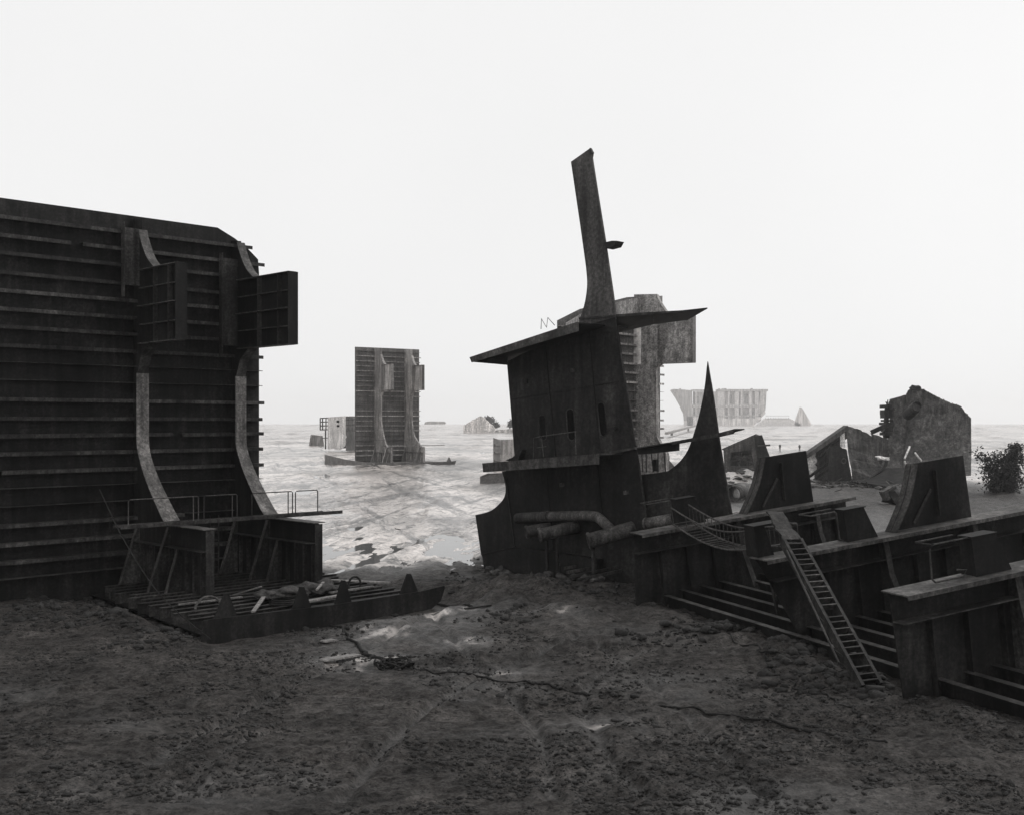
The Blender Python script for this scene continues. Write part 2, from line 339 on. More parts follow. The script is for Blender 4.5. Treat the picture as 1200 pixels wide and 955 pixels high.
def build_ground():
    ys = list(np.arange(-40, 16, 4.0)); y = 16.0
    while y < 3000: ys.append(y); y += max(0.085, y * y / 9100 * 1.7)
    ys.append(3050); ys = np.array(ys); ncol = 860
    hw = 0.72 * np.maximum(ys, 20) + 16
    s = np.linspace(-1, 1, ncol)
    X = hw[:, None] * s[None, :]; Y = np.repeat(ys[:, None], ncol, 1)
    Z = height(X, Y)
    # the left wreck's bottom plating presses into the mud
    nr = len(ys); co = np.stack([X, Y, Z], -1).reshape(-1, 3)
    idx = np.arange(nr * ncol).reshape(nr, ncol)
    fa = np.stack([idx[:-1, :-1], idx[:-1, 1:], idx[1:, 1:], idx[1:, :-1]], -1).reshape(-1, 4)
    me = bpy.data.meshes.new('mud_ground')
    me.vertices.add(len(co)); me.vertices.foreach_set('co', co.ravel())
    me.loops.add(fa.size); me.loops.foreach_set('vertex_index', fa.ravel())
    me.polygons.add(len(fa)); me.polygons.foreach_set('loop_start', np.arange(0, fa.size, 4)); me.polygons.foreach_set('loop_total', np.full(len(fa), 4))
    me.polygons.foreach_set('use_smooth', np.ones(len(fa), bool))
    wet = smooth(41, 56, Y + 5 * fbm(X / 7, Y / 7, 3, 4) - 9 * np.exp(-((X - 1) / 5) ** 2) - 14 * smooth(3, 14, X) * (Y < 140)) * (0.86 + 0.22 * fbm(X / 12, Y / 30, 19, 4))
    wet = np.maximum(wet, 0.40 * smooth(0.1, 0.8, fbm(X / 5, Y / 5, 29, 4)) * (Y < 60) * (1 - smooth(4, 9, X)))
    for px, py, rx, ry, a in ((420, 770, 1.6, 1.4, .62), (575, 790, 1.5, 1.5, .55), (440, 742, 2.0, 1.6, .5), (640, 725, 2.0, 1.6, .45), (540, 750, 1.5, 1.5, .45), (520, 715, 1.6, 1.8, .6), (800, 800, 2, 1.5, .4), (690, 850, 1.5, .9, .45)):  # wet glint patches; the strongest pick up the painted sheen colour
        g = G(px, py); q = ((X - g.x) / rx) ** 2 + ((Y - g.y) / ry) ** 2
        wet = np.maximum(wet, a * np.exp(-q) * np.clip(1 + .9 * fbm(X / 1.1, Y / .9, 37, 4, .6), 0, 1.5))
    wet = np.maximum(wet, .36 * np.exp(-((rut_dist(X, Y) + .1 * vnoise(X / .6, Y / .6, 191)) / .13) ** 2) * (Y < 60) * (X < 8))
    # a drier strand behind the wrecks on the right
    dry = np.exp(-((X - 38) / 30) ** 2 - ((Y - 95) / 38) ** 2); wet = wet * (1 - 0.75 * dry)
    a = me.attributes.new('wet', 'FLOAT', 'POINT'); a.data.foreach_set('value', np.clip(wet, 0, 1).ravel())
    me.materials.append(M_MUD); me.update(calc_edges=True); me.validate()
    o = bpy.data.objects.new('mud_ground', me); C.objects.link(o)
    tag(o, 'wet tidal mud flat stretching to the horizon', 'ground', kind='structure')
    w = MB(); w.add([(-2200, 52, WATER_Z), (2200, 52, WATER_Z), (2200, 3045, WATER_Z), (-2200, 3045, WATER_Z)], [(0, 1, 2, 3)])
    ow = w.build('tide_water', M_WATER); tag(ow, 'shallow tide water standing in the hollows of the mud', 'water', kind='structure')
build_ground()

# ------------------------------------------------------------------ standing hull sections
def hull_section(name, label, P0, U, Nn, u0, u1, top, webs, mats, zoff=0.0, spacing=0.706, zref=7.2, topcut=None, floor=None, rim=None,
                 grid=True, walk=None, panel_z=(10.28, 13.32), ledge=True, group=None, right_open=True, flare_top=5.76):
    mh, ms, mf, mp = mats
    U = V(U); Nn = V(Nn); P0 = V(P0)
    def W(u, d, z): return P0 + U * u + Nn * d + UP * (z + zoff)
    mid = W((u0 + u1) / 2, 3, 0); mid.z = 0
    root = thing(name, label, 'shipwreck', mid, group)
    # side shell
    poly = [(u0, -0.4), (u1, -0.4)]
    if topcut: poly += [(u1, topcut[0][1])] + topcut[1:]
    else: poly += [(u1, top)]
    if not topcut or topcut[-1][0] > u0: poly += [(u0, top)]
    m = MB(); m.prism([W(u, 0, z) for u, z in poly], -Nn * 0.05)
    m.build('shell_plate', mh, root)
    def umax(z):
        if not topcut or z <= topcut[0][1]: return u1
        pts = topcut
        for (ua, za), (ub, zb) in zip(pts[:-1], pts[1:]):
            if za <= z <= zb: return ua + (ub - ua) * (z - za) / (zb - za + 1e-6)
        return pts[-1][0]
    z = zref
    while z - spacing > 0.5: z -= spacing
    rnd = random.Random(5); k = 0
    while z < top - 0.25:
        dep = 0.36 if z < top - 2.2 else 0.5
        if topcut and topcut[-1][0] <= u0 and z > topcut[-1][1]: break
        ue = umax(z) + rnd.uniform(-0.03, 0.06); us = u0
        m = MB(); cuts = [us, ue]; zj = rnd.uniform(-.02, .02); tilt = rnd.uniform(-.03, .03)
        if rnd.random() < .22:
            c = rnd.uniform(us + 1.5, ue - 1.5); cuts = [us, c, c + rnd.uniform(.12, .5), ue]
        for q in range(0, len(cuts), 2):
            a, b = cuts[q], cuts[q + 1]; dd = dep + rnd.uniform(-.03, .03); za = z + zj
            m.hexa(W(a, 0.002, za), U * (b - a) + UP * tilt, Nn * dd, UP * 0.022)
            if rnd.random() < .85: m.hexa(W(a, dd - 0.02, za - 0.13), U * (b - a) + UP * tilt, Nn * 0.022, UP * 0.128)
        m.build('stiffener', ms, root); z += spacing; k += 1
    # web frames
    for wi, w in enumerate(webs):
        uw, tip, fl, foot = w['u'], w['tip'], w['floor'], w['foot']
        pz0, pz1 = panel_z; dw = w.get('dw', 0.8); wt = w.get('wtop', top)
        flare = [(p.x, p.y) for p in curve([V((foot, 2.88, 0)), V((foot - .55, 3.35, 0)), V((dw + .85, 4.6, 0)), V((dw + .12, flare_top - .05, 0)), V((dw, flare_top + .7, 0))], 5)]
        topf = [(p.x, p.y) for p in curve([V((dw + 1.35, pz1, 0)), V((dw + .75, pz1 + .45, 0)), V((dw + .2, pz1 + 1.25, 0)), V((dw, min(pz1 + 1.7, wt - .2), 0))], 4)]
        bs = w.get('brk', 1.05); brk = [(dw, pz0 - 1.2 * bs), (dw + .3 * bs, pz0 - .5 * bs), (dw + bs, pz0)]
        outline = [(0, -0.2), (fl, -0.2), (fl, 2.82)] + flare + brk + topf + [(dw, wt - .2), (0, wt - .1)]
        m = MB(); m.prism([W(uw, d, zz) for d, zz in outline], U * 0.03)
        wo = m.build('web_frame', mp, root)
        def flange(pts, wd, nm, mat):
            m = MB()
            for (da, za), (db, zb) in zip(pts[:-1], pts[1:]):
                e = (Nn * (db - da) + UP * (zb - za)); nn = U.cross(e).normalized(); w_ = wd * (1 + .3 * max(0, min(1, (5.4 - (za + zb) / 2) / 2.5)))
                m.hexa(W(uw - w_ / 2, da, za) + nn * 0.002, e * 1.002, U * w_, nn * 0.03)
            return m.build(nm, mat, root, wo)
        flange(flare + [(dw, pz0 - 1.2 * bs)], w.get('fw', .55), 'face_flange', mf)
        flange(brk, .46, 'bracket_flange', ms); flange(topf, .4, 'bracket_flange', mf)
        for u_, a_, b_ in w.get('back', ()):
            m = MB(); m.hexa(W(uw - u_, .52, a_), U * (u_ - .002), Nn * .03, UP * (b_ - a_)); m.hexa(W(uw - u_, .40, a_ - .5), U * .03, Nn * .3, UP * (b_ - a_ + .7)); m.build('back_bracket', ms, root, wo)
        # cross tie stub
        m = MB(); m.prism([W(uw, d, zz) for d, zz in ((dw + .002, pz0), (tip, pz0), (tip, pz1), (dw + .002, pz1))], U * 0.03)
        co = m.build('cross_tie_stub', mp, root, wo)
        m = MB()
        m.hexa(W(uw - .25, tip, pz0 - .02), U * .5, Nn * .03, UP * (pz1 - pz0 + .04))
        m.build('end_plate', mh, root, wo)
        m = MB()
        m.hexa(W(uw - .22, dw, pz1 + .002), U * .40, Nn * (tip - dw), UP * .03); m.build('edge_flange', mf if grid else mp, root, wo)
        m = MB(); m.hexa(W(uw - .22, dw, pz0 - .032), U * .40, Nn * (tip - dw), UP * .03); m.build('edge_flange', mf if grid else mp, root, wo)
        if grid:
            h = pz1 - pz0
            for i, a in enumerate((.42, .8)):
                m = MB(); m.hexa(W(uw - .22, dw + (tip - dw) * a - .03, pz0), U * .218, Nn * .03, UP * h)
                m.build('upright_stiffener', ms, root, wo)
            m = MB()
            for j in (1, 2, 3):
                m.hexa(W(uw - (.26 if j == 2 else .16), dw, pz0 + h * j / 4), U * (.258 if j == 2 else .158), Nn * (tip - dw - .04), UP * .03)
            m.build('level_stiffener', mf, root, wo)
        # bottom floor stiffeners and tripping brackets on the near side
        m = MB(); d = 1.0
        while d < fl - .2:
            m.hexa(W(uw - .2, d, 0.02), U * .198, Nn * .03, UP * (1.9)); d += .62
        m.hexa(W(uw - .34, .2, 1.98), U * .338, Nn * (fl - .25), UP * .03)
        m.hexa(W(uw - .18, fl, -0.1), U * .36, Nn * .03, UP * 2.9)
        m.build('floor_stiffener', ms, root, wo)
        m = MB(); m.hexa(W(uw - .3, foot + .05, 2.84), U * .6, Nn * (fl - foot), UP * .035); m.build('top_flange', mf, root, wo)
        for d, ht, sp in ((.55, 2.6, .95), (foot - .2, 2.75, 1.05), (foot + .6, 1.95, .7)):
            m = MB(); m.prism([W(uw - .002, d, .05), W(uw - sp, d, .05), W(uw - .12, d, ht), W(uw - .002, d, ht)], Nn * .03)
            m.build('tripping_bracket', ms, root, wo)
            m = MB(); a = W(uw - sp - .01, d + .015, .05); b = W(uw - .13, d + .015, ht); m.bar(a, b, .18, .035, U); m.build('bracket_edge', mf, root, wo)
    # bottom plating
    if floor:
        m = MB(); m.prism([W(u, d, -.12) for u, d in floor], -UP * .05)
        m.build('bottom_plate', mh, root)
        ud = [d for u, d in floor]; d = .9; k = 0; dmax = max(ud)
        while d < dmax - .3:
            xs = []
            for (ua, da), (ub, db) in zip(floor, floor[1:] + floor[:1]):
                if (da - d) * (db - d) < 0: xs.append(ua + (ub - ua) * (d - da) / (db - da))
            if len(xs) >= 2:
                a, b = min(xs), max(xs); a += rnd.uniform(-.3, .4); b += rnd.uniform(-.5, .35)
                m = MB(); m.hexa(W(a, d, -.12), U * (b - a), Nn * .022, UP * .38); m.hexa(W(a, d - .09, .265), U * (b - a), Nn * .19, UP * .025)
                m.build('bottom_stiffener', ms, root)
            d += .72; k += 1
    if rim:
        ra, rb, rd, fins = rim
        lo = [(ra, -.45), (rb - .9, -.4), (rb - .2, .0), (rb, .45)]; hi = [(rb - .02, .56), (rb - 1.2, .47), ((ra + rb) / 2, .42), (ra + .35, .52), (ra + .1, .5)]
        m = MB(); m.prism([W(u, rd, z) for u, z in lo + hi], Nn * .06)
        m.hexa(W(ra + .3, rd - .35, .385), U * (rb - ra - 1.8), Nn * .348, UP * .03)
        ro = m.build('bilge_plate', mh, root)
        for fu in fins:
            m = MB(); s = .42 + rnd.uniform(-.05, .08); h = .72 + rnd.uniform(-.08, .1)
            m.prism([W(fu - s, rd - .1, .42), W(fu + s * .9, rd - .1, .42), W(fu + .16, rd - .2, .42 + h), W(fu - .02, rd - .2, .45 + h)], Nn * .05)
            m.build('bracket_fin', mh, root, ro)
    if walk:
        wa, wb, wd, wz, rails = walk
        m = MB(); m.hexa(W(wa, wd, wz), U * (wb - wa), Nn * .08, UP * .14); m.hexa(W(wa, wd - .62, wz), U * (wb - wa - .6), Nn * .06, UP * .12)
        for i in range(int((wb - wa - .6) / .28)):
            m.hexa(W(wa + .28 * i, wd - .56, wz + .05), U * .05, Nn * .555, UP * .03)
        wo = m.build('catwalk', ms, root)
        for a, b in rails:
            m = MB(); r = .024; d = wd + .03
            m.tube([W(a, d, wz + .1), W(a, d, wz + 1.05), W(a + .06, d, wz + 1.1), W(b - .06, d, wz + 1.1), W(b, d, wz + 1.05), W(b, d, wz + .1)], r, 6)
            if b - a > 1.2: m.tube([W(b - .22, d, wz + .1), W(b - .22, d, wz + 1.08)], r, 6)
            m.build('guard_rail', M_RAIL, root, wo)
    return root, W

S2 = math.sqrt(.5)
rootL, WL = hull_section('hull_section', 'towering dark ribbed hull section at the left with two gridded stubs and a railed catwalk',
    (-44.7 * S2, 44.7 * S2, 0), (S2, S2, 0), (S2, -S2, 0), 13.0, 28.1, 15.72,
    [dict(u=21.96, tip=4.05, floor=6.3, foot=3.43, back=((.75, 12.7, 15.1),)), dict(u=26.64, tip=4.93, floor=6.8, foot=3.37, wtop=15.3, back=((.85, 10.4, 14.3),))],
    (M_HULL, M_STIFF, M_FLANGE, M_HULL), topcut=[(28.1, 13.9), (28.05, 14.5), (27.5, 14.95), (26.8, 15.35), (25.95, 15.72)],
    floor=[(14.5, -1), (20.2, -.5), (18.9, 11.2), (27.9, 11.6), (29.1, 3.0), (29.0, -1)][1:], rim=(18.4, 29.0, 11.9, (19.4, 22.4, 24.2, 27.3)),
    walk=(19.3, 29.6, 4.35, 2.92, ((19.6, 22.55), (22.8, 24.3), (25.0, 27.0), (27.15, 28.3))), group='upright hull sections on the mud')
m = MB()
for s in (0, .42): m.bar(WL(24.3 + s, 2.2, 0), WL(24.3 + s, 2.2, 3.0), .05, .05, V((1, 0, 0)))
for i in range(10): m.hexa(WL(24.3, 2.17, .2 + i * .29), V((S2, S2, 0)) * .42, V((S2, -S2, 0)) * .04, UP * .04)
m.build('access_ladder', M_STIFF, rootL)

ca, sa = .82, .572
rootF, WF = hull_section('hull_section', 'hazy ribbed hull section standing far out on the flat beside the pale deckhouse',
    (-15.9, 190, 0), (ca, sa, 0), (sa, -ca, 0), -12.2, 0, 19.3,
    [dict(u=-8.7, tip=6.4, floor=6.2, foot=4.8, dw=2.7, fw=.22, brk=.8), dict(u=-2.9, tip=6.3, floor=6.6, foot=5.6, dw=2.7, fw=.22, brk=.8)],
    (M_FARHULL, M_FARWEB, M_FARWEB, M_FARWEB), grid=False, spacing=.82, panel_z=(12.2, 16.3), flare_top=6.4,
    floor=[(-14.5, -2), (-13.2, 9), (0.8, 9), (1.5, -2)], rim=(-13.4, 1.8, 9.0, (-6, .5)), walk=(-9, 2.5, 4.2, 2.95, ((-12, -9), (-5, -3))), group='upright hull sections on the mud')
m = MB(); pts = [(-13.5, 9.0), (-15.2, 3.0), (-16.2, -3.0)]
for (ua, da), (ub, db) in zip(pts[:-1], pts[1:]):
    m.prism([WF(ua, da, -.4), WF(ub, db, -.4), WF(ub, db, 1.6 if db < 0 else .9), WF(ua, da, .45 if da > 5 else .9)], V((-.04, -.06, 0)))
m.build('side_plate', M_FARHULL, rootF)

ub, nb = V((.6, .8, 0)), V((.8, -.6, 0))
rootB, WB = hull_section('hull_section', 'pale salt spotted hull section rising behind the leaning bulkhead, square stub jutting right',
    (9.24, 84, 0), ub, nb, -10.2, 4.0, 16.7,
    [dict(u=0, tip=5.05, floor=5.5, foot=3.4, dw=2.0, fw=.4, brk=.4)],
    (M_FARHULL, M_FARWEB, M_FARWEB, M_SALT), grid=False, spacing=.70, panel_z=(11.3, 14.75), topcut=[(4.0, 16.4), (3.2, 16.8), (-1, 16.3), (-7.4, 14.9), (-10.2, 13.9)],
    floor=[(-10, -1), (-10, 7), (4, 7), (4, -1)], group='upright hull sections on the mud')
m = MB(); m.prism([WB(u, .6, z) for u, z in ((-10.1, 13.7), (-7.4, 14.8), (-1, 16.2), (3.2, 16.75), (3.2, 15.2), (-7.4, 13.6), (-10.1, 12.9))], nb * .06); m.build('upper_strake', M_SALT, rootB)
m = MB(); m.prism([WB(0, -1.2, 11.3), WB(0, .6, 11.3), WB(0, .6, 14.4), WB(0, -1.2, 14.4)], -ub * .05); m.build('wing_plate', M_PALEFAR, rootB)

# ------------------------------------------------------------------ leaning bulkhead
A = V((-1.7, 54.6, 0)); B = V((5.9, 47.2, 0))
tdir = (B - A).normalized(); tn = V((tdir.y, -tdir.x, 0))
if tn.y > 0: tn = -tn
def T(px, py, off=0.0):               # point of the bulkhead's plane (off metres in front of it)
    o = A + tn * off; r = P(px, py, 1.0) - CAM
    t = (o - CAM).dot(tn) / r.dot(tn); return CAM + r * t
def TP(pts, off=0.0): return [T(x, y, off) for x, y in pts]
towb = T(655, 672); towb.z = 0
tower = thing('leaning_bulkhead', 'dark leaning ship bulkhead with two decks, three slots and a tall spire, in the middle', 'shipwreck', towb)
def slot(x0, x1, y0, y1, lean):
    r = (x1 - x0) / 2; pts = []
    for k in range(7):
        a = math.pi + math.pi * k / 6; pts.append((x0 + r + r * math.cos(a), y0 + r + r * math.sin(a)))
    for k in range(7):
        a = math.pi * k / 6; pts.append((x0 + r + r * math.cos(a) + lean, y1 - r + r * math.sin(a)))
    return pts
m = MB()
m.prism(TP([(594, 424), (678, 383), (721.5, 371), (745, 526), (702, 536), (604, 546)]), -tn * .06,
        [TP(slot(631, 639, 486, 516, 1.5)), TP(slot(663.5, 672.5, 479, 516, 2)), TP(slot(699.5, 708.5, 472, 511, 3))])
up_plate = m.build('upper_plate', M_TOWER, tower)
m = MB(); m.prism(TP([(626, 470), (716, 455), (722, 522), (628, 532)], -1.6), -tn * .05); m.build('inner_plate', M_HULL, tower)
for q in ((631, 639, 486, 516, 1.5), (663.5, 672.5, 479, 516, 2), (699.5, 708.5, 472, 511, 3)):
    m = MB(); e = TP(slot(*q), .01); m.tube(e + [e[0]], .028, 5, False); m.build('slot_rim', M_STIFF, tower, up_plate)
m = MB()
for k in range(3):
    x = 612 + k * 38
    m.bar(T(x, 425 - k * 14, -.2), T(x + 8, 540 - k * 4, -.2), .06, .3, tdir)
m.build('back_stiffener', M_STIFF, tower)
low = [(588, 552)] + [(p.x, p.y) for p in curve([V((590.5, 560, 0)), V((592.5, 572, 0)), V((590.5, 583, 0)), V((583, 592, 0)), V((573, 599, 0)), V((557, 603, 0))], 4)] + \
      [(563.5, 648), (569, 663), (600, 690), (760, 690), (759, 618), (745, 526), (702, 536)]
m = MB(); m.prism(TP(low), -tn * .06); m.build('lower_plate', M_TOWER, tower)
m = MB(); m.bar(T(592.5, 560, .02), T(603, 638, .02), .05, .06, tdir); m.bar(T(564, 649, .04), T(604, 640, .04), .05, .08, tn)
m.bar(T(745.5, 522, .04), T(759.5, 619, .04), .05, .07, tdir); m.bar(T(721, 372, .04), T(745, 524, .04), .05, .06, tdir)
m.build('edge_bar', M_STIFF, tower)
m = MB(); m.prism(TP([(565, 650), (606, 641), (700, 655), (700, 690), (570, 690)], .5), -tn * .4); m.build('bilge_strake', M_HULL, tower)
for a, b in (((640, 412), (652, 541)), ((690, 384), (703, 528)), ((598, 468), (734, 446)), ((640, 545), (650, 660)), ((700, 536), (712, 672)), ((596, 612), (757, 596))):
    m = MB(); m.bar(T(*a, .006), T(*b, .006), .05, .02, tdir); m.build('weld_seam', M_HULL, tower)
for x, y in ((612, 445), (668, 432), (716, 500), (655, 566), (730, 575)):
    m = MB(); m.prism(TP([(x, y), (x + 3, y - .5), (x + 3.6, y + 4), (x + .6, y + 4.4)], .22), -tn * .25); m.build('lug', M_STIFF, tower)
# spire
sp = [(669, 190), (691, 174.5), (694.5, 179), (693.4, 185), (700, 228), (709, 284), (718, 345), (721.5, 371.5), (678, 384), (679, 374)] + \
     [(p.x, p.y) for p in curve([V((679.5, 373, 0)), V((684, 360, 0)), V((687, 345, 0)), V((688, 330, 0)), V((686.5, 312, 0))], 4)] + [(680, 265)]
m = MB(); m.prism(TP(sp, .03), -tn * .10); spo = m.build('spire', M_SPIRE, tower)
m = MB(); m.prism(TP([(708, 284.5), (717, 282.5), (723, 282.6), (719.5, 289), (710, 291.5)], .2), -tn * .5); m.build('lug', M_HULL, tower, spo)
m = MB(); m.bar(T(679, 373.5, .06), T(721, 370.5, .06), .08, .10, tn); m.bar(T(691.5, 175, .15), T(694.3, 180.5, .15), .12, .12, tn); m.build('seam_bar', M_STIFF, tower, spo)
# upper deck
def deck(front, backoff, th, name, mat, fro=1.8):
    a, b = front
    p = [T(*a, fro), T(*b, fro)]; q = [x - tn * (fro - backoff) for x in p]
    m = MB(); m.prism([p[0], p[1], q[1], q[0]], -UP * th); return m.build(name, mat, tower)
ud = deck(((551.5, 419.5), (678, 378)), -1.6, .06, 'upper_deck', M_HULL)
m = MB(); m.prism(TP([(551, 419), (678, 377.3), (678.3, 388.5), (553.5, 425)], 1.83), tn * .05); m.build('fascia', M_SPIRE, tower, ud)
m = MB(); m.prism([T(553.5, 424.5, 1.7), T(594, 428, .05), T(594, 408, .05)], tdir * .05); m.build('deck_bracket', M_HULL, tower, ud)
# right wing of the upper deck: a level plate reaching from near to far
a = T(722, 370.2, .9); w0 = [a, P(766, 367.2, a.y - 1.6), P(800, 365.4, a.y - 2.2), P(829, 362.2, a.y - 2.6), P(806, 375.4, a.y + 4.2), P(766, 380.5, a.y + 4.8), P(725.5, 390, a.y + 5.2)]
m = MB(); m.prism(w0, UP * .05); wg = m.build('deck_wing', M_HULL, tower)
m = MB(); m.bar(w0[0], w0[1], .05, .10); m.bar(w0[1], w0[2], .05, .08); m.bar((w0[1] + w0[5]) / 2, w0[1] + V((0, .1, -.1)), .05, .3); m.build('edge_bar', M_STIFF, tower, wg)
m = MB(); m.tube([T(634, 386, .6), T(634.5, 374, .6), T(640.5, 384, .6), T(642, 372.5, .6), T(650, 381.5, .6)], .018, 5); m.build('bent_rod', M_CABLE, tower, ud)
# mid deck
md = deck(((566.5, 543), (702, 531.5)), 0, .05, 'middle_deck', M_SPIRE, 1.6)
m = MB(); m.prism(TP([(566, 542.5), (702.3, 531.2), (702.3, 543.8), (567, 553)], 1.63), tn * .05); m.build('fascia', M_SPIRE, tower, md)
m = MB(); m.prism(TP([(592, 539), (600, 536), (612, 526.5), (606, 542)], .4), -tn * .3); m.build('gusset', M_HULL, tower, md)
m = MB(); m.bar(T(702, 533, .1), T(746, 525, .1), .3, .10); m.build('deck_edge', M_STIFF, tower, md)
m = MB(); r = .022
m.tube([T(625.5, 536.5, 1.1), T(625, 513, 1.1), T(634.5, 511, 1.1), T(675, 505.5, 1.1)], r, 6); m.tube([T(637, 535, 1.1), T(634.5, 511, 1.1)], r, 6); m.tube([T(629, 524.5, 1.1), T(640, 522.8, 1.1)], r * .8, 6); m.tube([T(675, 532.5, 1.1), T(674, 505.6, 1.1)], r, 6)
m.build('guard_rail', M_FLANGE, tower, md)
m = MB(); m.prism(TP([(746, 525), (788, 518.3), (788, 528), (748, 532.3)], .6), -tn * .5); m.build('deck_girder', M_HULL, tower, md)
c0 = TP([(787, 518.4), (842.5, 508), (862, 503.3), (857.5, 508.3), (843, 511.6), (787, 521)], .8); m = MB(); m.prism(c0, -tn * .12 )
c1 = [T(746, 525.3, .8), T(787, 518.6, .8), T(842.5, 508.2, .8), T(861, 503.4, .8)]
for i in range(3): m.prism([c1[i], c1[i + 1], c1[i + 1] - tn * .7, c1[i] - tn * .7], UP * .04)
m.build('deck_strip', M_STIFF, tower, md)
fin = [(829, 424), (832.5, 445), (836.5, 470), (840, 494), (843.5, 520), (849, 553), (854, 583), (858, 605), (862, 645), (752, 645), (750, 556), (770, 554), (783, 551.5)] + \
      [(p.x, p.y) for p in curve([V((786, 549.5, 0)), V((797, 540, 0)), V((806, 527, 0)), V((813, 508, 0)), V((820, 483, 0)), V((825.5, 455, 0)), V((828, 432, 0))], 4)]
m = MB(); m.prism(TP(fin, -.3), -tn * .06); fo = m.build('fin_bracket', M_TOWER, tower)
m = MB()
for a, b in zip(((833, 448), (836.5, 470), (843.5, 520)), ((836.5, 470), (843.5, 520), (858, 605))): m.bar(T(*a, -.3), T(*b, -.3), .05, .06, tdir)
m.build('edge_bar', M_STIFF, tower, fo)
m = MB()
for x in (752, 757, 763, 771, 778): m.tube([T(x, 530, -.1), T(x + random.uniform(0, 4), 553, -.1)], .025, 5)
m.prism(TP([(765, 538), (769, 538), (770, 552), (765, 552)], -.1), -tn * .1)
m.build('hanger_rod', M_CABLE, tower, md)
# pipes at the foot of the bulkhead
m = MB(); r = .235
m.tube([T(606, 607, .4), T(611, 606.3, .4), T(646, 604.6, .4)], r, 16); m.build('drain_pipe', M_PIPE, tower, smooth=False)
def pipe(pts, r, name='drain_pipe'):
    m = MB(); m.pipe(pts, r, r * .86); 
    o = m.build(name, M_PIPE, tower, smooth=True)
    k = MB()
    d = (V(pts[1]) - V(pts[0])).normalized(); k.pipe([V(pts[0]) + d * .02, V(pts[0]) + d * .12], r * 1.14, r * 1.0); k.build('pipe_collar', M_PIPE, tower, o)
    return o
pipe([T(641, 604.9, .45), T(660, 604.3, .45), T(690, 604, .45), T(699, 605, .5), T(704, 608.5, .55), T(720, 624, .6)], .225)
pipe([T(616, 623.5, 1.3), T(628, 621, .9), T(646, 618.5, .4)], .27)
pipe([T(631, 627, 1.6), T(645, 624, 1.2), T(660, 620, .8), T(677, 617, .2)], .29)
pipe([T(689, 634, 2.0), T(700, 631, 1.7), T(722, 625, 1.2), T(742, 619, .5)], .33)
pipe([T(757, 614, .8), T(772, 611, .8), T(790, 608, .8)], .25)
m = MB()
for x, y0, y1, o in ((640.5, 630, 668, 1.0), (652.5, 628, 672, 1.0), (695, 640, 690, 1.6)): m.bar(T(x, y0, o), T(x + 1, y1, o), .12, .12, tn)
m.build('pipe_support', M_STIFF, tower)
for k in range(7):
    m = MB(); a = G(640 + k * 6, 668 + k * 4.0); b = G(705 + k * 4, 661 + k * 4.2); a.z = .55 - .03 * k; b.z = .6
    m.hexa(a, b - a, V((0, .12, 0)), UP * .12); m.build('floor_bar', M_STIFF, tower)

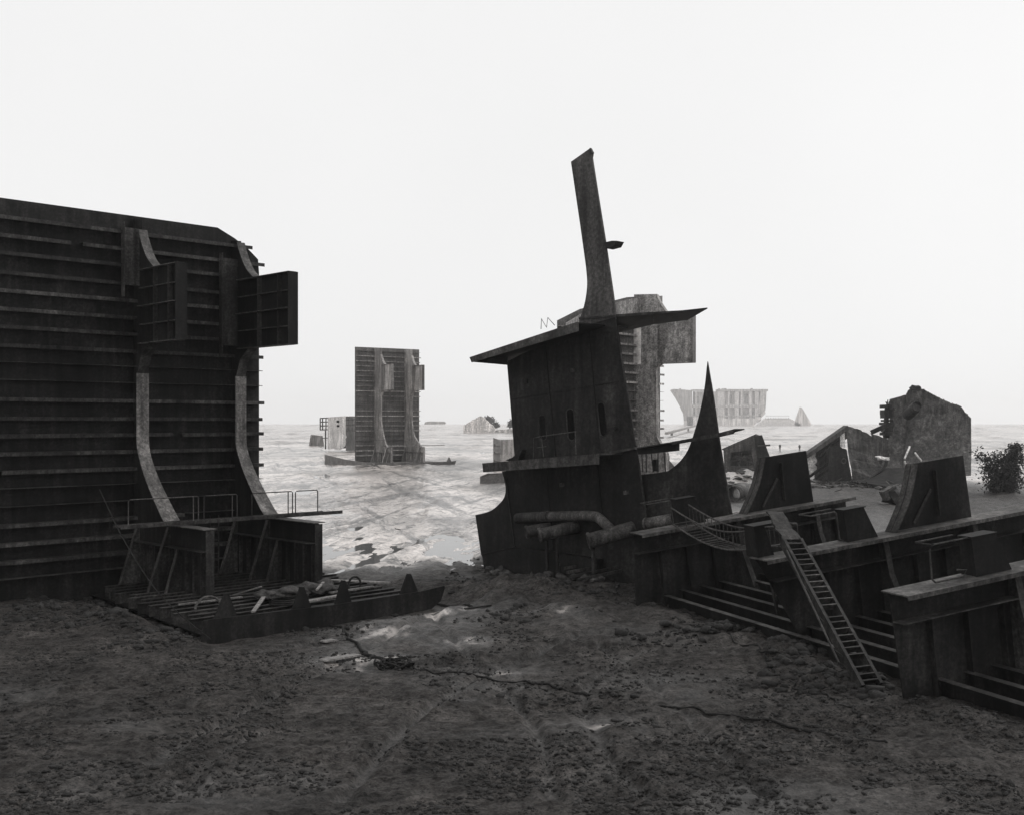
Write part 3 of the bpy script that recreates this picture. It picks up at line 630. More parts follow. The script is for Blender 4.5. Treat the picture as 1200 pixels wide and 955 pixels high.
# ------------------------------------------------------------------ tilted double bottom at the right
tl = math.radians(7.0); w2 = V((.937, .349, 0)); lv = V((.349, -.937, 0))
wv = w2 * math.cos(tl) + UP * math.sin(tl); uv = -w2 * math.sin(tl) + UP * math.cos(tl)
O3 = V((4.59, 41.7, 2.8)) - uv * 2.8
def R(t, l, z): return O3 + wv * t + lv * l + uv * z
right = thing('double_bottom_section', 'tilted double bottom of a cut up ship, floor webs and upright brackets, right foreground', 'shipwreck', V((9, 33, 0)))
specs = [  # l, left edge (t at top, t at bottom), length, post t, bracket t
    (0.0, 0.0, -.3, 9.6, 1.75, 4.7), (8.2, 0.0, 1.55, 11.5, 3.15, 5.05), (14.9, -.45, -.3, 10.5, 1.95, 5.2)]
for k, (l, t0, tb, ln, pt, bt) in enumerate(specs):
    m = MB(); m.prism([R(t0, l, 2.8), R(t0 + (tb - t0) * .27, l, 2.05), R(tb, l, -.4), R(ln, l, -1.6), R(ln, l, 2.8)], -lv * .04)
    wb = m.build('floor_web', M_RIGHT, right)
    m = MB(); m.hexa(R(t0 - .04, l - .25, 2.802), wv * (ln - t0), lv * 1.0, uv * .035)
    m.hexa(R(t0 - .04, l + .73, 2.72), wv * (ln - t0), lv * .022, uv * .078)
    m.build('top_flange', M_RTOP, right, wb)
    m = MB(); tt = t0 + (tb - t0) * .27; m.hexa(R(tt, l + .002, 2.05), wv * (ln - tt), lv * .42, uv * .03); m.build('ledge', M_STIFF, right, wb)
    m = MB(); t = max(t0, tb) + .9
    while t < ln: m.hexa(R(t, l + .002, -1.0), wv * .03, lv * .2, uv * 3.03); t += 1.15
    m.build('upright_stiffener', M_RIGHT, right, wb)
    for t in ((4.3, 7.9) if k == 0 else (4.6, 8.2) if k == 1 else (3.3, 7)):
        m = MB(); m.prism([R(t, l + .002, 2.7), R(t, l + .32, 2.7), R(t, l + .5, 1.6), R(t, l + 1.2, .1), R(t, l + .002, .1)], wv * .03)
        m.bar(R(t + .015, l + .34, 2.68), R(t + .015, l + .5, 1.6), .2, .035, lv); m.bar(R(t + .015, l + .5, 1.6), R(t + .015, l + 1.2, .1), .2, .035, lv)
        m.build('tripping_bracket', M_STIFF, right, wb)
    # upright bracket, the stump of a cut web frame
    h = 2.05; cv = [(p.x, p.y) for p in curve([V((bt, 2.85, 0)), V((bt + .32, 3.3, 0)), V((bt + .72, 3.95, 0)), V((bt + 1.08, 2.85 + h, 0))], 5)]
    m = MB(); m.prism([R(a, l + .1, z) for a, z in cv] + [R(bt + 3.2, l + .1, 2.85 + h), R(bt + 3.3, l + .1, 2.84)], -lv * .04)
    bo = m.build('upright_bracket', M_RIGHT, right)
    m = MB()
    for (a, z), (b, y) in zip(cv[:-1], cv[1:]):
        e = wv * (b - a) + uv * (y - z); nn = e.cross(lv).normalized(); m.hexa(R(a, l - .18, z) + nn * .002, e * 1.003, lv * .55, nn * .035)
    m.build('face_flange', M_RTOP, right, bo)
    m = MB(); m.hexa(R(bt + 1.9, l + .102, 3.1), wv * .04, lv * .14, uv * 1.5); m.bar(R(bt + .9, l + .16, 3.0), R(bt + 1.7, l + .16, 4.0), .1, .04, lv); m.build('stiffener', M_STIFF, right, bo)
    # post with hoop
    m = MB(); m.prism([R(pt, l + .35, 2.85), R(pt + 1.15, l + .35, 2.85), R(pt + .72, l + .35, 3.85), R(pt - .05, l + .35, 3.85)], lv * .06)
    m.prism([R(pt + .02, l + .35, 2.85), R(pt + .02, l - .15, 2.85), R(pt - .03, l - .05, 3.85), R(pt - .03, l + .35, 3.85)], wv * .04)
    m.hexa(R(pt - .08, l - .05, 3.852), wv * .85, lv * .5, uv * .03)
    po = m.build('rail_post', M_RIGHT, right)
    m = MB(); q = .025; a = l + .3; b = l - .3
    m.tube([R(pt, a, 3.85), R(pt - 1.15, a, 3.85), R(pt - 1.28, a, 3.74), R(pt - 1.3, a, 3.0), R(pt - 1.2, a, 2.9)], q, 6) if k == 2 else m.tube([R(pt - .1, a, 2.9), R(pt - .22, a, 2.98), R(pt - .25, a, 3.8), R(pt - .3, a, 3.85), R(pt - 1.2, a, 3.85)], q, 6)
    m.tube([R(pt, b, 3.85), R(pt - 1.2, b, 3.85), R(pt - 1.2, a, 3.85)], q, 6)
    if k == 2: m.tube([R(pt - 1.2, a, 2.9), R(pt - .3, a, 2.9), R(pt - .2, a, 3.05), R(pt - .5, a, 3.1)], q, 6)
    m.build('hoop_rail', M_RAIL, right, po)
# plate standing on the left end of the middle web
m = MB(); m.prism([R(.02, 8.3, 2.85), R(.6, 8.3, 2.85), R(.35, 8.3, 3.8), R(-.02, 8.3, 3.8)], lv * .05); m.hexa(R(-.05, 7.8, 3.802), wv * 1.0, lv * .6, uv * .03)
m.prism([R(.02, 8.3, 2.85), R(.02, 7.7, 2.85), R(-.02, 7.8, 3.8), R(-.02, 8.3, 3.8)], wv * .04); m.build('end_post', M_RIGHT, right)
# longitudinal bars of the bottom
for k in range(9):
    t = .86 + .9 * k; a = -1.0 if k else .5
    m = MB(); m.hexa(R(t, a, -.5), wv * .03, lv * (22 - a), uv * .85); m.hexa(R(t - .14, a, .352), wv * .2, lv * (22 - a), uv * .03)
    m.build('bottom_bar', M_RIGHT, right)
    m = MB(); m.hexa(R(t - .16, a, .384), wv * .2, lv * (22 - a), uv * .012); m.build('lit_bar_top', M_STIFF, right)  # paler strip paints the light along the bar's top
# sagging gangway between first and middle web
def sag(s, side, dz=0): return R(1.35 + side - .4 * s, .6 + 7.5 * s, 3.0 + dz - .55 * math.sin(math.pi * min(s * 1.05, 1)) * .9)
m = MB()
for side in (0, .75):
    for dz in (0, .62):
        m.tube([sag(i / 14, side, dz) for i in range(15)], .032, 6)
for i in range(27):
    s = i / 26; m.bar(sag(s, 0), sag(s, .75), .05, .03)
    m.tube([sag(s, .75), sag(s, .75, .62)], .013, 5)
    if i % 4 == 0: m.tube([sag(s, 0), sag(s, 0, .62)], .016, 5)
m.build('gangway', M_RAIL, right)
m = MB(); m.bar(R(1.9, 6.2, .3), R(1.6, 6.2, 3.0), .09, .09, lv); m.bar(R(1.5, 6.3, 1.9), R(2.4, 7.2, 1.95), .06, .06); m.build('prop_post', M_STIFF, right)

# ladder leaning on the middle web
top = P(927, 634, 32.7); bot = G(1020, 812); bot.z = gz(bot.x, bot.y) + .02
ladder = thing('leaning_ladder', 'long mud caked ladder leaning on the tilted double bottom, foot in the mud', 'ladder', bot)
ax = (top - bot); side = V((.9, .43, 0)).normalized() * .62
perp = ax.cross(side).normalized()
if perp.y > 0: perp = -perp
for s in (-.5, .5):
    m = MB(); n = 12
    for i in range(n):
        a = bot + ax * (i / n) + side * s; m.hexa(a - side.normalized() * .05 - perp * .11, ax / n * 1.001, side.normalized() * .10, perp * .24)
    m.build('stringer', M_LADDER, ladder)
for i in range(24):
    if i in (3, 11): continue
    a = bot + ax * ((i + .6 + random.uniform(-.12, .12)) / 24.6); m = MB(); m.hexa(a - side * .46 - perp * .09, side * .92, perp * .22, ax.normalized() * .035); m.build('tread', M_STIFF, ladder)
m = MB(); hs = bot - side * 1.05 + ax * .14 + UP * .1; he = bot - side * .85 + ax * .86 + UP * .3
m.tube([hs, he], .028, 6)
for q in (.12, .4, .68, .94): m.tube([hs.lerp(he, q), bot - side * .5 + ax * (.1 + .74 * q)], .022, 6)
m.build('handrail', M_RAIL, ladder)
m = MB(); tp = top + UP * .04; an = ax.normalized() * 1.15 + V((.05, .35, 0)); rg = []
for i in range(9): rg.append(tp + side * (.55 - .02 * i) + an * (i / 8) + V((random.uniform(-.05, .05), 0, random.uniform(-.04, .04))))
lf = [tp - side * .55 + an * (i / 8) + V((random.uniform(-.05, .05), 0, random.uniform(-.04, .04))) for i in range(9)]
m.prism(rg + lf[::-1], perp * .05); m.build('head_plate', M_LADDER, ladder)

# ------------------------------------------------------------------ loose pieces on the near hull floor
def loose(name, label, cat, fn, mat, base, group=None, smooth=False):
    m = MB(); fn(m); return m.solo(name, mat, label, cat, base, group, smooth)
c = WL(24.4, 8.8, .45)
def f(m):
    for i in range(5): m.blob(WL(23.2 + .62 * i, 8.6 + .15 * math.sin(i * 2), .48), (.5 + .12 * (i % 2), .5 - .1 * (i % 3), .15 + .05 * (i % 2)), i, 3, .5, 2.2)
loose('tarpaulin_bundle', 'crumpled grey tarpaulin bundle on the near hull floor behind the bilge plate', 'tarpaulin', f, M_SACK, c, smooth=True)
def f(m): m.blob(WL(26.0, 8.2, .5), (.34, .3, .26), 9, 2, .3)
loose('filled_sack', 'single pale filled sack at the right end of the tarpaulin bundle', 'sack', f, M_SACK, WL(26, 8.2, .3), smooth=True)
def f(m):
    for j in range(3): m.tube([WL(22.9 + (.55 - .04 * j) * math.cos(a * math.pi / 10), 10.0 + (.55 - .04 * j) * math.sin(a * math.pi / 10), .36 + .07 * j) for a in range(21)], .04, 6, False)
loose('coiled_hose', 'dark coiled hose lying on the near hull floor close to the bilge plate', 'hose', f, M_RUBBER, WL(22.9, 10, .3))
def f(m): m.bar(WL(22.9, 10.6, .40), WL(25.2, 10.4, .44), .26, .06)
loose('wooden_plank', 'flat pale plank lying along the bilge plate in front of the tarpaulin bundle', 'plank', f, M_WOOD, WL(24, 10.5, .35), 'planks on the near hull floor')
def f(m): m.bar(WL(25.4, 9.3, .38), WL(27.3, 9.6, .46), .22, .06)
loose('wooden_plank', 'short plank between the second and third bracket fins of the bilge plate', 'plank', f, M_WOOD, WL(26.4, 9.4, .35), 'planks on the near hull floor')
for a, b, w_, lab in (((20.0, 7.5, .34), (22.4, 7.9, .40), .16, 'thin board on the floor bars right under the left stub block'), ((27.4, 6.0, .36), (28.6, 9.0, .42), .2, 'board crossing the bars at the right end of the near hull floor'), ((21.0, 10.9, .36), (22.2, 9.7, .62), .14, 'short stick propped between the first two bracket fins'), ((24.6, 9.6, .62), (26.3, 7.8, .66), .1, 'pole lying over the tarpaulin bundle')):
    m = MB(); m.bar(WL(*a), WL(*b), w_, .05); m.solo('wooden_plank', M_WOOD, lab, 'plank', WL(*a), 'planks on the near hull floor')
def f(m): m.bar(WL(22.6, 7.0, .36), WL(23.0, 8.2, .75), .2, .05)
loose('wooden_plank', 'small tilted plank leaning up at the left end of the tarpaulin bundle', 'plank', f, M_WOOD, WL(22.8, 7.6, .3), 'planks on the near hull floor')
def f(m):
    m.tube([WL(26.6 + .3 * math.cos(a * math.pi / 8), 9.3, .58 + .3 * math.sin(a * math.pi / 8)) for a in range(17)], .045, 8, False)
loose('round_frame', 'dark ring propped upright behind the third bracket fin on the near hull', 'ring', f, M_STIFF, WL(26.4, 9.9, .3))
def f(m):
    m.tube([WL(20.4 + .5 * math.cos(a * math.pi / 10), 8.9, .35 + .4 * math.sin(a * math.pi / 10)) for a in range(11)], .045, 6)
loose('bent_rod', 'bent pipe arching up from the floor bars below the near web frame', 'rod', f, M_FLANGE, WL(20.4, 8.9, .2))
def f(m):
    pts = [WL(19.0, 3.2, 4.4), WL(18.9, 5.5, 2.6), WL(18.8, 8.5, .9), WL(18.4, 12.6, .0)]; m.tube(curve(pts, 6), .022, 5)
loose('guy_wire', 'thin black wire slanting down from the near hull catwalk to the mud', 'wire', f, M_CABLE, WL(18.6, 9, 0))

# ------------------------------------------------------------------ cables and scraps in the mud
def ground_line(pts, r, lift=0.0, wob=.12, seed=1, n=10):
    rnd = random.Random(seed); c = curve([G(*p) for p in pts], n); out = []
    for p in c:
        x = p.x + rnd.uniform(-wob, wob); y = p.y + rnd.uniform(-wob, wob); out.append(V((x, y, gz(x, y) + r * .4 + lift)))
    return out
def cable(name, label, pts, r, seed, **k):
    p = ground_line(pts, r, seed=seed, **k); m = MB(); m.tube(p, r, 6); m.solo(name, M_CABLE, label, 'cable', p[0], smooth=True)
cable('wire_cable', 'thick cable from the near hull bilge plate ending at a tangle in the mud', [(386, 716), (405, 742), (432, 765), (458, 777)], .06, 3)
cable('wire_cable', 'long half buried cable crossing the middle of the foreground mud', [(470, 780), (560, 788), (650, 800), (740, 818), (830, 830), (950, 856), (1040, 872)], .035, 4, wob=.06, lift=-.01)
cable('wire_cable', 'thin cable winding from the ladder foot across the right foreground', [(800, 722), (880, 762), (905, 780), (930, 805), (990, 825), (1012, 850), (1005, 880)], .03, 5)
cable('wire_cable', 'cable trailing from the pointed tip of the bilge plate', [(508, 692), (516, 700), (535, 702), (552, 712)], .07, 6, wob=.1)
tg = G(462, 776)
m = MB()
for i in range(9):
    a = random.uniform(0, 6.28); rr = random.uniform(.18, .5)
    m.tube([tg + V((rr * math.cos(a + j * .55) * 1.3, rr * math.sin(a + j * .55), .14 + gz(tg.x, tg.y) + .12 * math.sin(j * 1.3 + i))) for j in range(9)], .035, 5)
m.solo('cable_tangle', M_CABLE, 'knotted tangle of black cable on the mud left of centre', 'cable', tg)
def scrap(px, py, px2, py2, w, th, label, mat):
    a = G(px, py); b = G(px2, py2); a.z = gz(a.x, a.y) + th * .8; b.z = gz(b.x, b.y) + th * .8
    m = MB(); m.bar(a, b, w, th); m.solo('scrap_plank', mat, label, 'scrap', a, 'pale scraps on the mud')
scrap(378, 775, 419, 765, .30, .05, 'long pale strip of timber lying in the mud beside the cable', M_WOOD)
scrap(378, 751, 392, 748, .28, .05, 'short pale scrap in the mud just below the bilge plate', M_WOOD)
scrap(545, 716, 575, 712, .12, .06, 'dark bar sticking from the mud right of the bilge plate tip', M_STIFF)
for i, (px, py, s, lab) in enumerate([(891, 872, .14, 'largest dark lump near the bottom edge, right of centre'), (921, 879, .13, 'dark lump at the bottom edge, rightmost of three'), (893, 893, .14, 'dark lump lowest at the bottom edge'),
                                     (1010, 858, .16, 'dark lump where the thin cable turns near the right corner'), (905, 782, .2, 'dark lump on the thin cable below the ladder'), (705, 760, .14, 'dark lump in the mud below the bulkhead pipes')]):
    g = G(px, py); g.z = gz(g.x, g.y)
    m = MB(); m.blob(g + UP * s * .3, (s, s * .8, s * .6), i + 30, 2, .4); m.solo('mud_lump', M_CLOD, lab, 'lump', g, 'dark lumps on the mud')
# countless clods
rnd = random.Random(12); m = MB()
bm = bmesh.new(); bmesh.ops.create_icosphere(bm, subdivisions=1, radius=1); bv = [v.co.copy() for v in bm.verts]; bf = [tuple(v.index for v in f.verts) for f in bm.faces]; bm.free()
spots = []
for i in range(15000):
    y = 19 + 40 * rnd.random() ** 1.3; x = rnd.uniform(-.47, .45) * y
    spots.append((x, y, .015 + .075 * rnd.random() ** 4))
for px, py, rx, ry, a in MOUNDS[:8]:
    g = G(px, py)
    for i in range(420): spots.append((g.x + rnd.gauss(0, rx * .7), g.y + rnd.gauss(0, ry * .7), .03 + .16 * rnd.random() ** 3))
rg = np.random.default_rng(5); n_ = 60000
yy = 18.5 + 40 * rg.random(n_) ** 1.5; xx = rg.uniform(-.5, .48, n_) * yy; ss = .012 + .05 * rg.random(n_) ** 4
sx = np.concatenate([np.array([q[0] for q in spots]), xx]); sy = np.concatenate([np.array([q[1] for q in spots]), yy]); s3 = np.concatenate([np.array([q[2] for q in spots]), ss])
dn = fbm(sx / 2.2, sy / 2.2, 101, 4, .6); keep = (dn > -.05) & ~((sy > 46) & (sx < -3)); sx, sy, s3 = sx[keep], sy[keep], s3[keep]; sz = height(sx, sy)
B0 = np.array([tuple(v) for v in bv]); F0 = np.array(bf); n_ = len(sx)
K = np.stack([rg.uniform(.7, 1.6, n_), rg.uniform(.7, 1.5, n_), rg.uniform(.4, .95, n_)], -1) * s3[:, None]
Vv = B0[None] * K[:, None, :] * rg.uniform(.65, 1.35, (n_, len(B0), 1)); an = rg.uniform(0, 6.28, n_)[:, None]
vx = Vv[..., 0] * np.cos(an) - Vv[..., 1] * np.sin(an); vy = Vv[..., 0] * np.sin(an) + Vv[..., 1] * np.cos(an)
Vv = np.stack([vx + sx[:, None], vy + sy[:, None], Vv[..., 2] + (sz + s3 * .15)[:, None]], -1).reshape(-1, 3)
Ff = (F0[None] + (np.arange(n_) * len(B0))[:, None, None]).reshape(-1, 3)
me = bpy.data.meshes.new('mud_clods'); me.vertices.add(len(Vv)); me.vertices.foreach_set('co', Vv.ravel()); me.loops.add(Ff.size); me.loops.foreach_set('vertex_index', Ff.ravel())
me.polygons.add(len(Ff)); me.polygons.foreach_set('loop_start', np.arange(0, Ff.size, 3)); me.polygons.foreach_set('loop_total', np.full(len(Ff), 3)); me.materials.append(M_CLOD); me.update(calc_edges=True)
o = bpy.data.objects.new('mud_clods', me); C.objects.link(o)
tag(o, 'small clods and crumbs scattered over the near mud', 'clods', kind='stuff')
# rubble at the bulkhead foot
m = MB()
for i in range(46):
    px = 572 + 130 * rnd.random() ** 1.5; py = 664 + (px - 572) * .16 + rnd.uniform(-3, 4); g = G(px, py); g.y -= 1.2; g.z = gz(g.x, g.y)
    s = rnd.uniform(.1, .32); m.blob(g + UP * s * .4, (s, s * .8, s * rnd.uniform(.5, 1.2)), i + 60, 1, .4)
o = m.build('rubble', M_SACK); tag(o, 'pale rubble heaped along the foot of the leaning bulkhead', 'rubble', kind='stuff')

# ------------------------------------------------------------------ middle distance, left and centre
# pale deckhouse behind the far hull section
d = 262.0; b0 = P(393, 529, d); b0.z = 0
dh = thing('deckhouse', 'pale gutted deckhouse with two dark square windows beside the far hull section', 'deckhouse', b0)
def Q(px, py, dd): return P(px, py, dd)
fr = [Q(384, 489.5, d), Q(405, 488, d)] + torn([Q(405, 508, d), Q(405.6, 518, d), Q(403, 524, d), Q(398, 527, d), Q(391, 525.5, d), Q(384, 526, d)], .18, 3, 2)
m = MB(); m.prism(fr, V((0, .2, 0)), [[Q(394.2, 492.6, d), Q(397.6, 492.6, d), Q(397.6, 495.2, d), Q(394.2, 495.2, d)], [Q(394.4, 497.8, d), Q(397.8, 497.8, d), Q(397.8, 500.3, d), Q(394.4, 500.3, d)]])
m.build('front_wall', M_PALE, dh)
sd = [Q(405.2, 488, d), Q(420, 487.8, d + 9), Q(420, 528, d + 9), Q(405.2, 528, d)]; m = MB(); m.prism(sd, V((.05, .15, 0))); m.build('side_wall', M_WRECK, dh)
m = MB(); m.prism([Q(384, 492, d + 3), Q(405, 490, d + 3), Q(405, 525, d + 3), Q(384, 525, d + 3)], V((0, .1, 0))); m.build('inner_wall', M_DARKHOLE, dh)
m = MB(); m.prism([Q(384, 489.4, d), Q(405, 487.9, d), Q(420, 487.7, d + 9), Q(398, 489.2, d + 9)], UP * .1); m.build('roof', M_PALE, dh)
m = MB()
for x in (375.3, 378, 382): m.bar(Q(x, 490, d), Q(x, 504, d), .25, .25, V((1, 0, 0)))
for y in (490, 494.5, 499, 503.5): m.bar(Q(375, y, d), Q(384, y - .3, d), .2, .25)
m.bar(Q(381.5, 503, d), Q(381.5, 526, d), .35, .3, V((1, 0, 0))); m.bar(Q(377, 513, d), Q(384, 513, d), .2, .2); m.build('balcony_frame', M_WRECK, dh)
m = MB()
for x in (408, 412.5, 416.5): m.bar(Q(x, 489, d - .2), Q(x + .3, 505, d - .2), .25, .2, V((1, 0, 0)))
for y in (492, 498, 505): m.bar(Q(405.5, y, d - .2), Q(419, y - .6, d - .2), .2, .2)
m.build('side_framing', M_WRECK, dh)
g = G(370, 522.5)
m = MB(); m.prism([Q(365, 509, g.y), Q(378, 510.5, g.y), Q(380, 524, g.y), Q(371, 523.5, g.y), Q(363, 523.3, g.y)], V((0, .3, 0)))
m.prism([Q(365, 509, g.y), Q(366.3, 509, g.y), Q(364, 523.3, g.y), Q(362.6, 523.3, g.y)], V((0, -1.2, 0)))
m.solo('plate_fragment', M_FARWEB, 'low slanted plate fragment left of the pale deckhouse', 'scrap plate', V((g.x, g.y, 0)))
# wreck mound with bushes, far
d = 690.0
base = P(566, 507.5, d); base.z = 0
wm = thing('collapsed_wreck', 'hazy triangular heap of wreckage far off beyond the flat, left of the bulkhead', 'shipwreck', base)
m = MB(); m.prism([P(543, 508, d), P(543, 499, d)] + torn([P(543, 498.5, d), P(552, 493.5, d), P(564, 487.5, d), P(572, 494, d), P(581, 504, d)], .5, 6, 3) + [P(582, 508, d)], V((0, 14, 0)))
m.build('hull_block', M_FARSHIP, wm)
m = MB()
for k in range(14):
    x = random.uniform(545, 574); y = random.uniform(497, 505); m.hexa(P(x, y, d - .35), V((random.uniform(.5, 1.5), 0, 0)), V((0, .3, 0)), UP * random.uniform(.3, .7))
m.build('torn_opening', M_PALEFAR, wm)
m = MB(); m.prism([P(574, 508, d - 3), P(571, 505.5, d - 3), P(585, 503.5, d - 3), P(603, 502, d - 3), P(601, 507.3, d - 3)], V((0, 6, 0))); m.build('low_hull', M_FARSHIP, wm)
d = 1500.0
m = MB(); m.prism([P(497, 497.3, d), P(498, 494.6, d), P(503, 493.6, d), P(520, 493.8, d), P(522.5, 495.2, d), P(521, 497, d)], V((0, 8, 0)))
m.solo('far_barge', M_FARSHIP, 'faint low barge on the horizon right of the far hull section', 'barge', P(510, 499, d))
# plates behind the bulkhead's left edge
d = 160.0
pb = thing('cut_panel', 'square hull panel standing behind the left edge of the leaning bulkhead', 'hull panel', V((P(590, 545, d).x, d, 0)), 'cut panels behind the bulkhead')
m = MB(); m.prism([P(586, 515.2, d), P(606, 514.3, d + 2), P(606, 553, d + 2), P(586, 553, d)], V((0, .15, 0))); m.build('panel_plate', M_FARWEB, pb)
m = MB()
m.prism([P(578.8, 513, d - 3), P(586, 515.2, d), P(586, 553, d), P(578.8, 553, d - 3)], V((-.1, .1, 0)))
m.build('panel_return', M_FARHULL, pb)
m = MB()
for y in (521, 530, 539): m.bar(P(579.2, y - .3, d - 3.1), P(586, y, d - .1), .25, .2)
m.build('panel_rib', M_FARHULL, pb)
g = G(575, 566.5); d = g.y
m = MB(); m.prism([P(562.5, 566.5, d), P(562.5, 558.5, d), P(571, 555, d), P(592, 554, d + 1), P(592, 566, d + 1)], V((0, 1.5, 0))); m.prism([P(562.5, 567.5, d - .5), P(573, 564.5, d - .5), P(573, 569, d - .5), P(563, 569.5, d - .5)], V((0, .5, 0)))
m.solo('cut_panel', M_FARHULL, 'low dark slab lying in the mud below the leaning bulkhead\'s middle deck', 'hull panel', V((g.x, d, 0)), 'cut panels behind the bulkhead')

# ------------------------------------------------------------------ far ship and boat
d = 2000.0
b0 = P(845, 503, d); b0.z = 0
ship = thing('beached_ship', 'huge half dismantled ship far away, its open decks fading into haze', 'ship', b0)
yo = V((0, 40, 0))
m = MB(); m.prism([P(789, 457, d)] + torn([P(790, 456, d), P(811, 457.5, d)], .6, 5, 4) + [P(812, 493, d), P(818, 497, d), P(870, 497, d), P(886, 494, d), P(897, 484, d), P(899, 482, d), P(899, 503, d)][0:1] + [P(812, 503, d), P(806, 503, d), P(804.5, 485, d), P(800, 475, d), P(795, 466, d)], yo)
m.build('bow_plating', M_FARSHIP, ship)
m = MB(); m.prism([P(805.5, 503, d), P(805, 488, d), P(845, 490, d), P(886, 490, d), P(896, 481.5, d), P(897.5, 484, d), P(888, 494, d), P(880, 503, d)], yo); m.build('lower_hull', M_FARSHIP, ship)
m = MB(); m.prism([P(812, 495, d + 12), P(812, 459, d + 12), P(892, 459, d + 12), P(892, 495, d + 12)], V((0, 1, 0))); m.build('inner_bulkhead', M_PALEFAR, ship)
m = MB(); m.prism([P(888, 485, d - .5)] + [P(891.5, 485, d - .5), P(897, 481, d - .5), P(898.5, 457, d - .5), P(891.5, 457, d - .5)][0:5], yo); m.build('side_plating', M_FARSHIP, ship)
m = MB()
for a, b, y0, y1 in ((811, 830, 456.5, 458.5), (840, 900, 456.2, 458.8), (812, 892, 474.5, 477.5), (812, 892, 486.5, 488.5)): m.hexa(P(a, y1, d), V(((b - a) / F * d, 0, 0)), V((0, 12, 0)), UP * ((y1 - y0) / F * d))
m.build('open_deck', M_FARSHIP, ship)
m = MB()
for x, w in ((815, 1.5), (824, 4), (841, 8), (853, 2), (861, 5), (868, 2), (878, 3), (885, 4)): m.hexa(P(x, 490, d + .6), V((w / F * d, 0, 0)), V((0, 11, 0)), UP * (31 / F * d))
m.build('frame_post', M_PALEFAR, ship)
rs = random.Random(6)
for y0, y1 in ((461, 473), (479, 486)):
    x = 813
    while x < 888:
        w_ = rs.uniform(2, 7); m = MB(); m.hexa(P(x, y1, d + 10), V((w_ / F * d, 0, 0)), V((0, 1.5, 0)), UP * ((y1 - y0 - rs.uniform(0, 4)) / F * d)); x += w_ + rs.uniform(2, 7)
        m.build('painted_dark_opening', M_FARWEB, ship)  # solid darker box; the shade of an open bay is in its colour
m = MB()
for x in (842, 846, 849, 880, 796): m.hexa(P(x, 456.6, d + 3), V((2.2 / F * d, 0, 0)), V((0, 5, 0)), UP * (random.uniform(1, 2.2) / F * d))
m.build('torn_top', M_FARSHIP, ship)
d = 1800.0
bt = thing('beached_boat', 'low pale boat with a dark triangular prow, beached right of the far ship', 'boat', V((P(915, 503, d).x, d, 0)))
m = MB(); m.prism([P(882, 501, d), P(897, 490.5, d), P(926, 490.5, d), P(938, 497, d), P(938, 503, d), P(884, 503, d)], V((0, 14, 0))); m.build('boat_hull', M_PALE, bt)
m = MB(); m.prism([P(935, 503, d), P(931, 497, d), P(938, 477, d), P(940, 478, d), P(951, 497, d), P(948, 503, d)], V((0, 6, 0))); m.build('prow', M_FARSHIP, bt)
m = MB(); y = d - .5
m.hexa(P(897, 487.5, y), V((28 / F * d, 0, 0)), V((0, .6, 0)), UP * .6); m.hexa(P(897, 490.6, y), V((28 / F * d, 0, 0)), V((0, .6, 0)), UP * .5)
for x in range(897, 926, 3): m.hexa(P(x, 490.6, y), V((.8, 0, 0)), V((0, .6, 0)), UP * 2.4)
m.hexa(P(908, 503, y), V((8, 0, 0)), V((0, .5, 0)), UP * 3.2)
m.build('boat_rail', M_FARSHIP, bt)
# beams lying on the flat behind the fin
a = G(781, 513); b = G(815, 503.5)
m = MB(); m.bar(a + UP * 2.0, b + UP * 3.5, 1.4, 1.0); m.bar(a.lerp(b, .1) + UP * .4, a.lerp(b, .1) + UP * 2, 1, 1, V((1, 0, 0))); m.bar(a.lerp(b, .6) + UP * .3, a.lerp(b, .6) + UP * 3, 1.5, 1, V((1, 0, 0)))
m.solo('fallen_beam', M_FARWEB, 'long girder slanting across the flat, seen between stub and fin', 'beam', a.lerp(b, .5))
g = G(772, 552); d = g.y
m = MB(); m.prism([P(744, 553, d), P(760, 535, d), P(775, 528, d), P(792, 548, d), P(794, 553, d)], V((0, 3, 0))); m.solo('rubble_heap', M_WRECK, 'grey broken heap glimpsed under the middle deck beside the fin', 'heap', V((g.x, d, 0)))

# ------------------------------------------------------------------ people
def person(px, py, label, arms):
    g = G(px, py); h = 1.68
    vs = [(0, 0, .92), (0, 0, 1.2), (0, .0, 1.42), (0, .01, 1.5), (0, .02, 1.6), (-.1, 0, .88), (-.12, .08, .48), (-.12, .02, .06), (-.13, .16, .03), (.1, 0, .88), (.12, -.12, .5), (.13, -.02, .06), (.14, .12, .03),
          (-.19, 0, 1.4), (-.24, .03, 1.12), (-.22, .14, .88), (.19, 0, 1.4), (.25, .03, 1.12), (.24, .14 * arms, .9)]
    ed = [(0, 1), (1, 2), (2, 3), (3, 4), (0, 5), (5, 6), (6, 7), (7, 8), (0, 9), (9, 10), (10, 11), (11, 12), (2, 13), (13, 14), (14, 15), (2, 16), (16, 17), (17, 18)]
    rad = [.14, .15, .13, .055, .1, .09, .065, .05, .04, .09, .065, .05, .04, .06, .045, .035, .06, .045, .035]
    me = bpy.data.meshes.new('person'); me.from_pydata(vs, ed, []); me.materials.append(M_CLOTH)
    o = bpy.data.objects.new('person', me); C.objects.link(o); o.location = (g.x, g.y, gz(g.x, g.y)); o.rotation_euler.z = 2.6
    md = o.modifiers.new('Skin', 'SKIN'); sv = me.skin_vertices[0].data
    for i, r in enumerate(rad): sv[i].radius = (r, r)
    sv[0].use_root = True
    o.modifiers.new('Sub', 'SUBSURF').levels = 1
    tag(o, label, 'person', 'people walking on the flat')
person(937, 530, 'person in dark clothes standing on the flat, right of two, above the upright bracket', 1)
person(914, 529.5, 'person in dark clothes walking on the flat, left of two, fainter', -1)

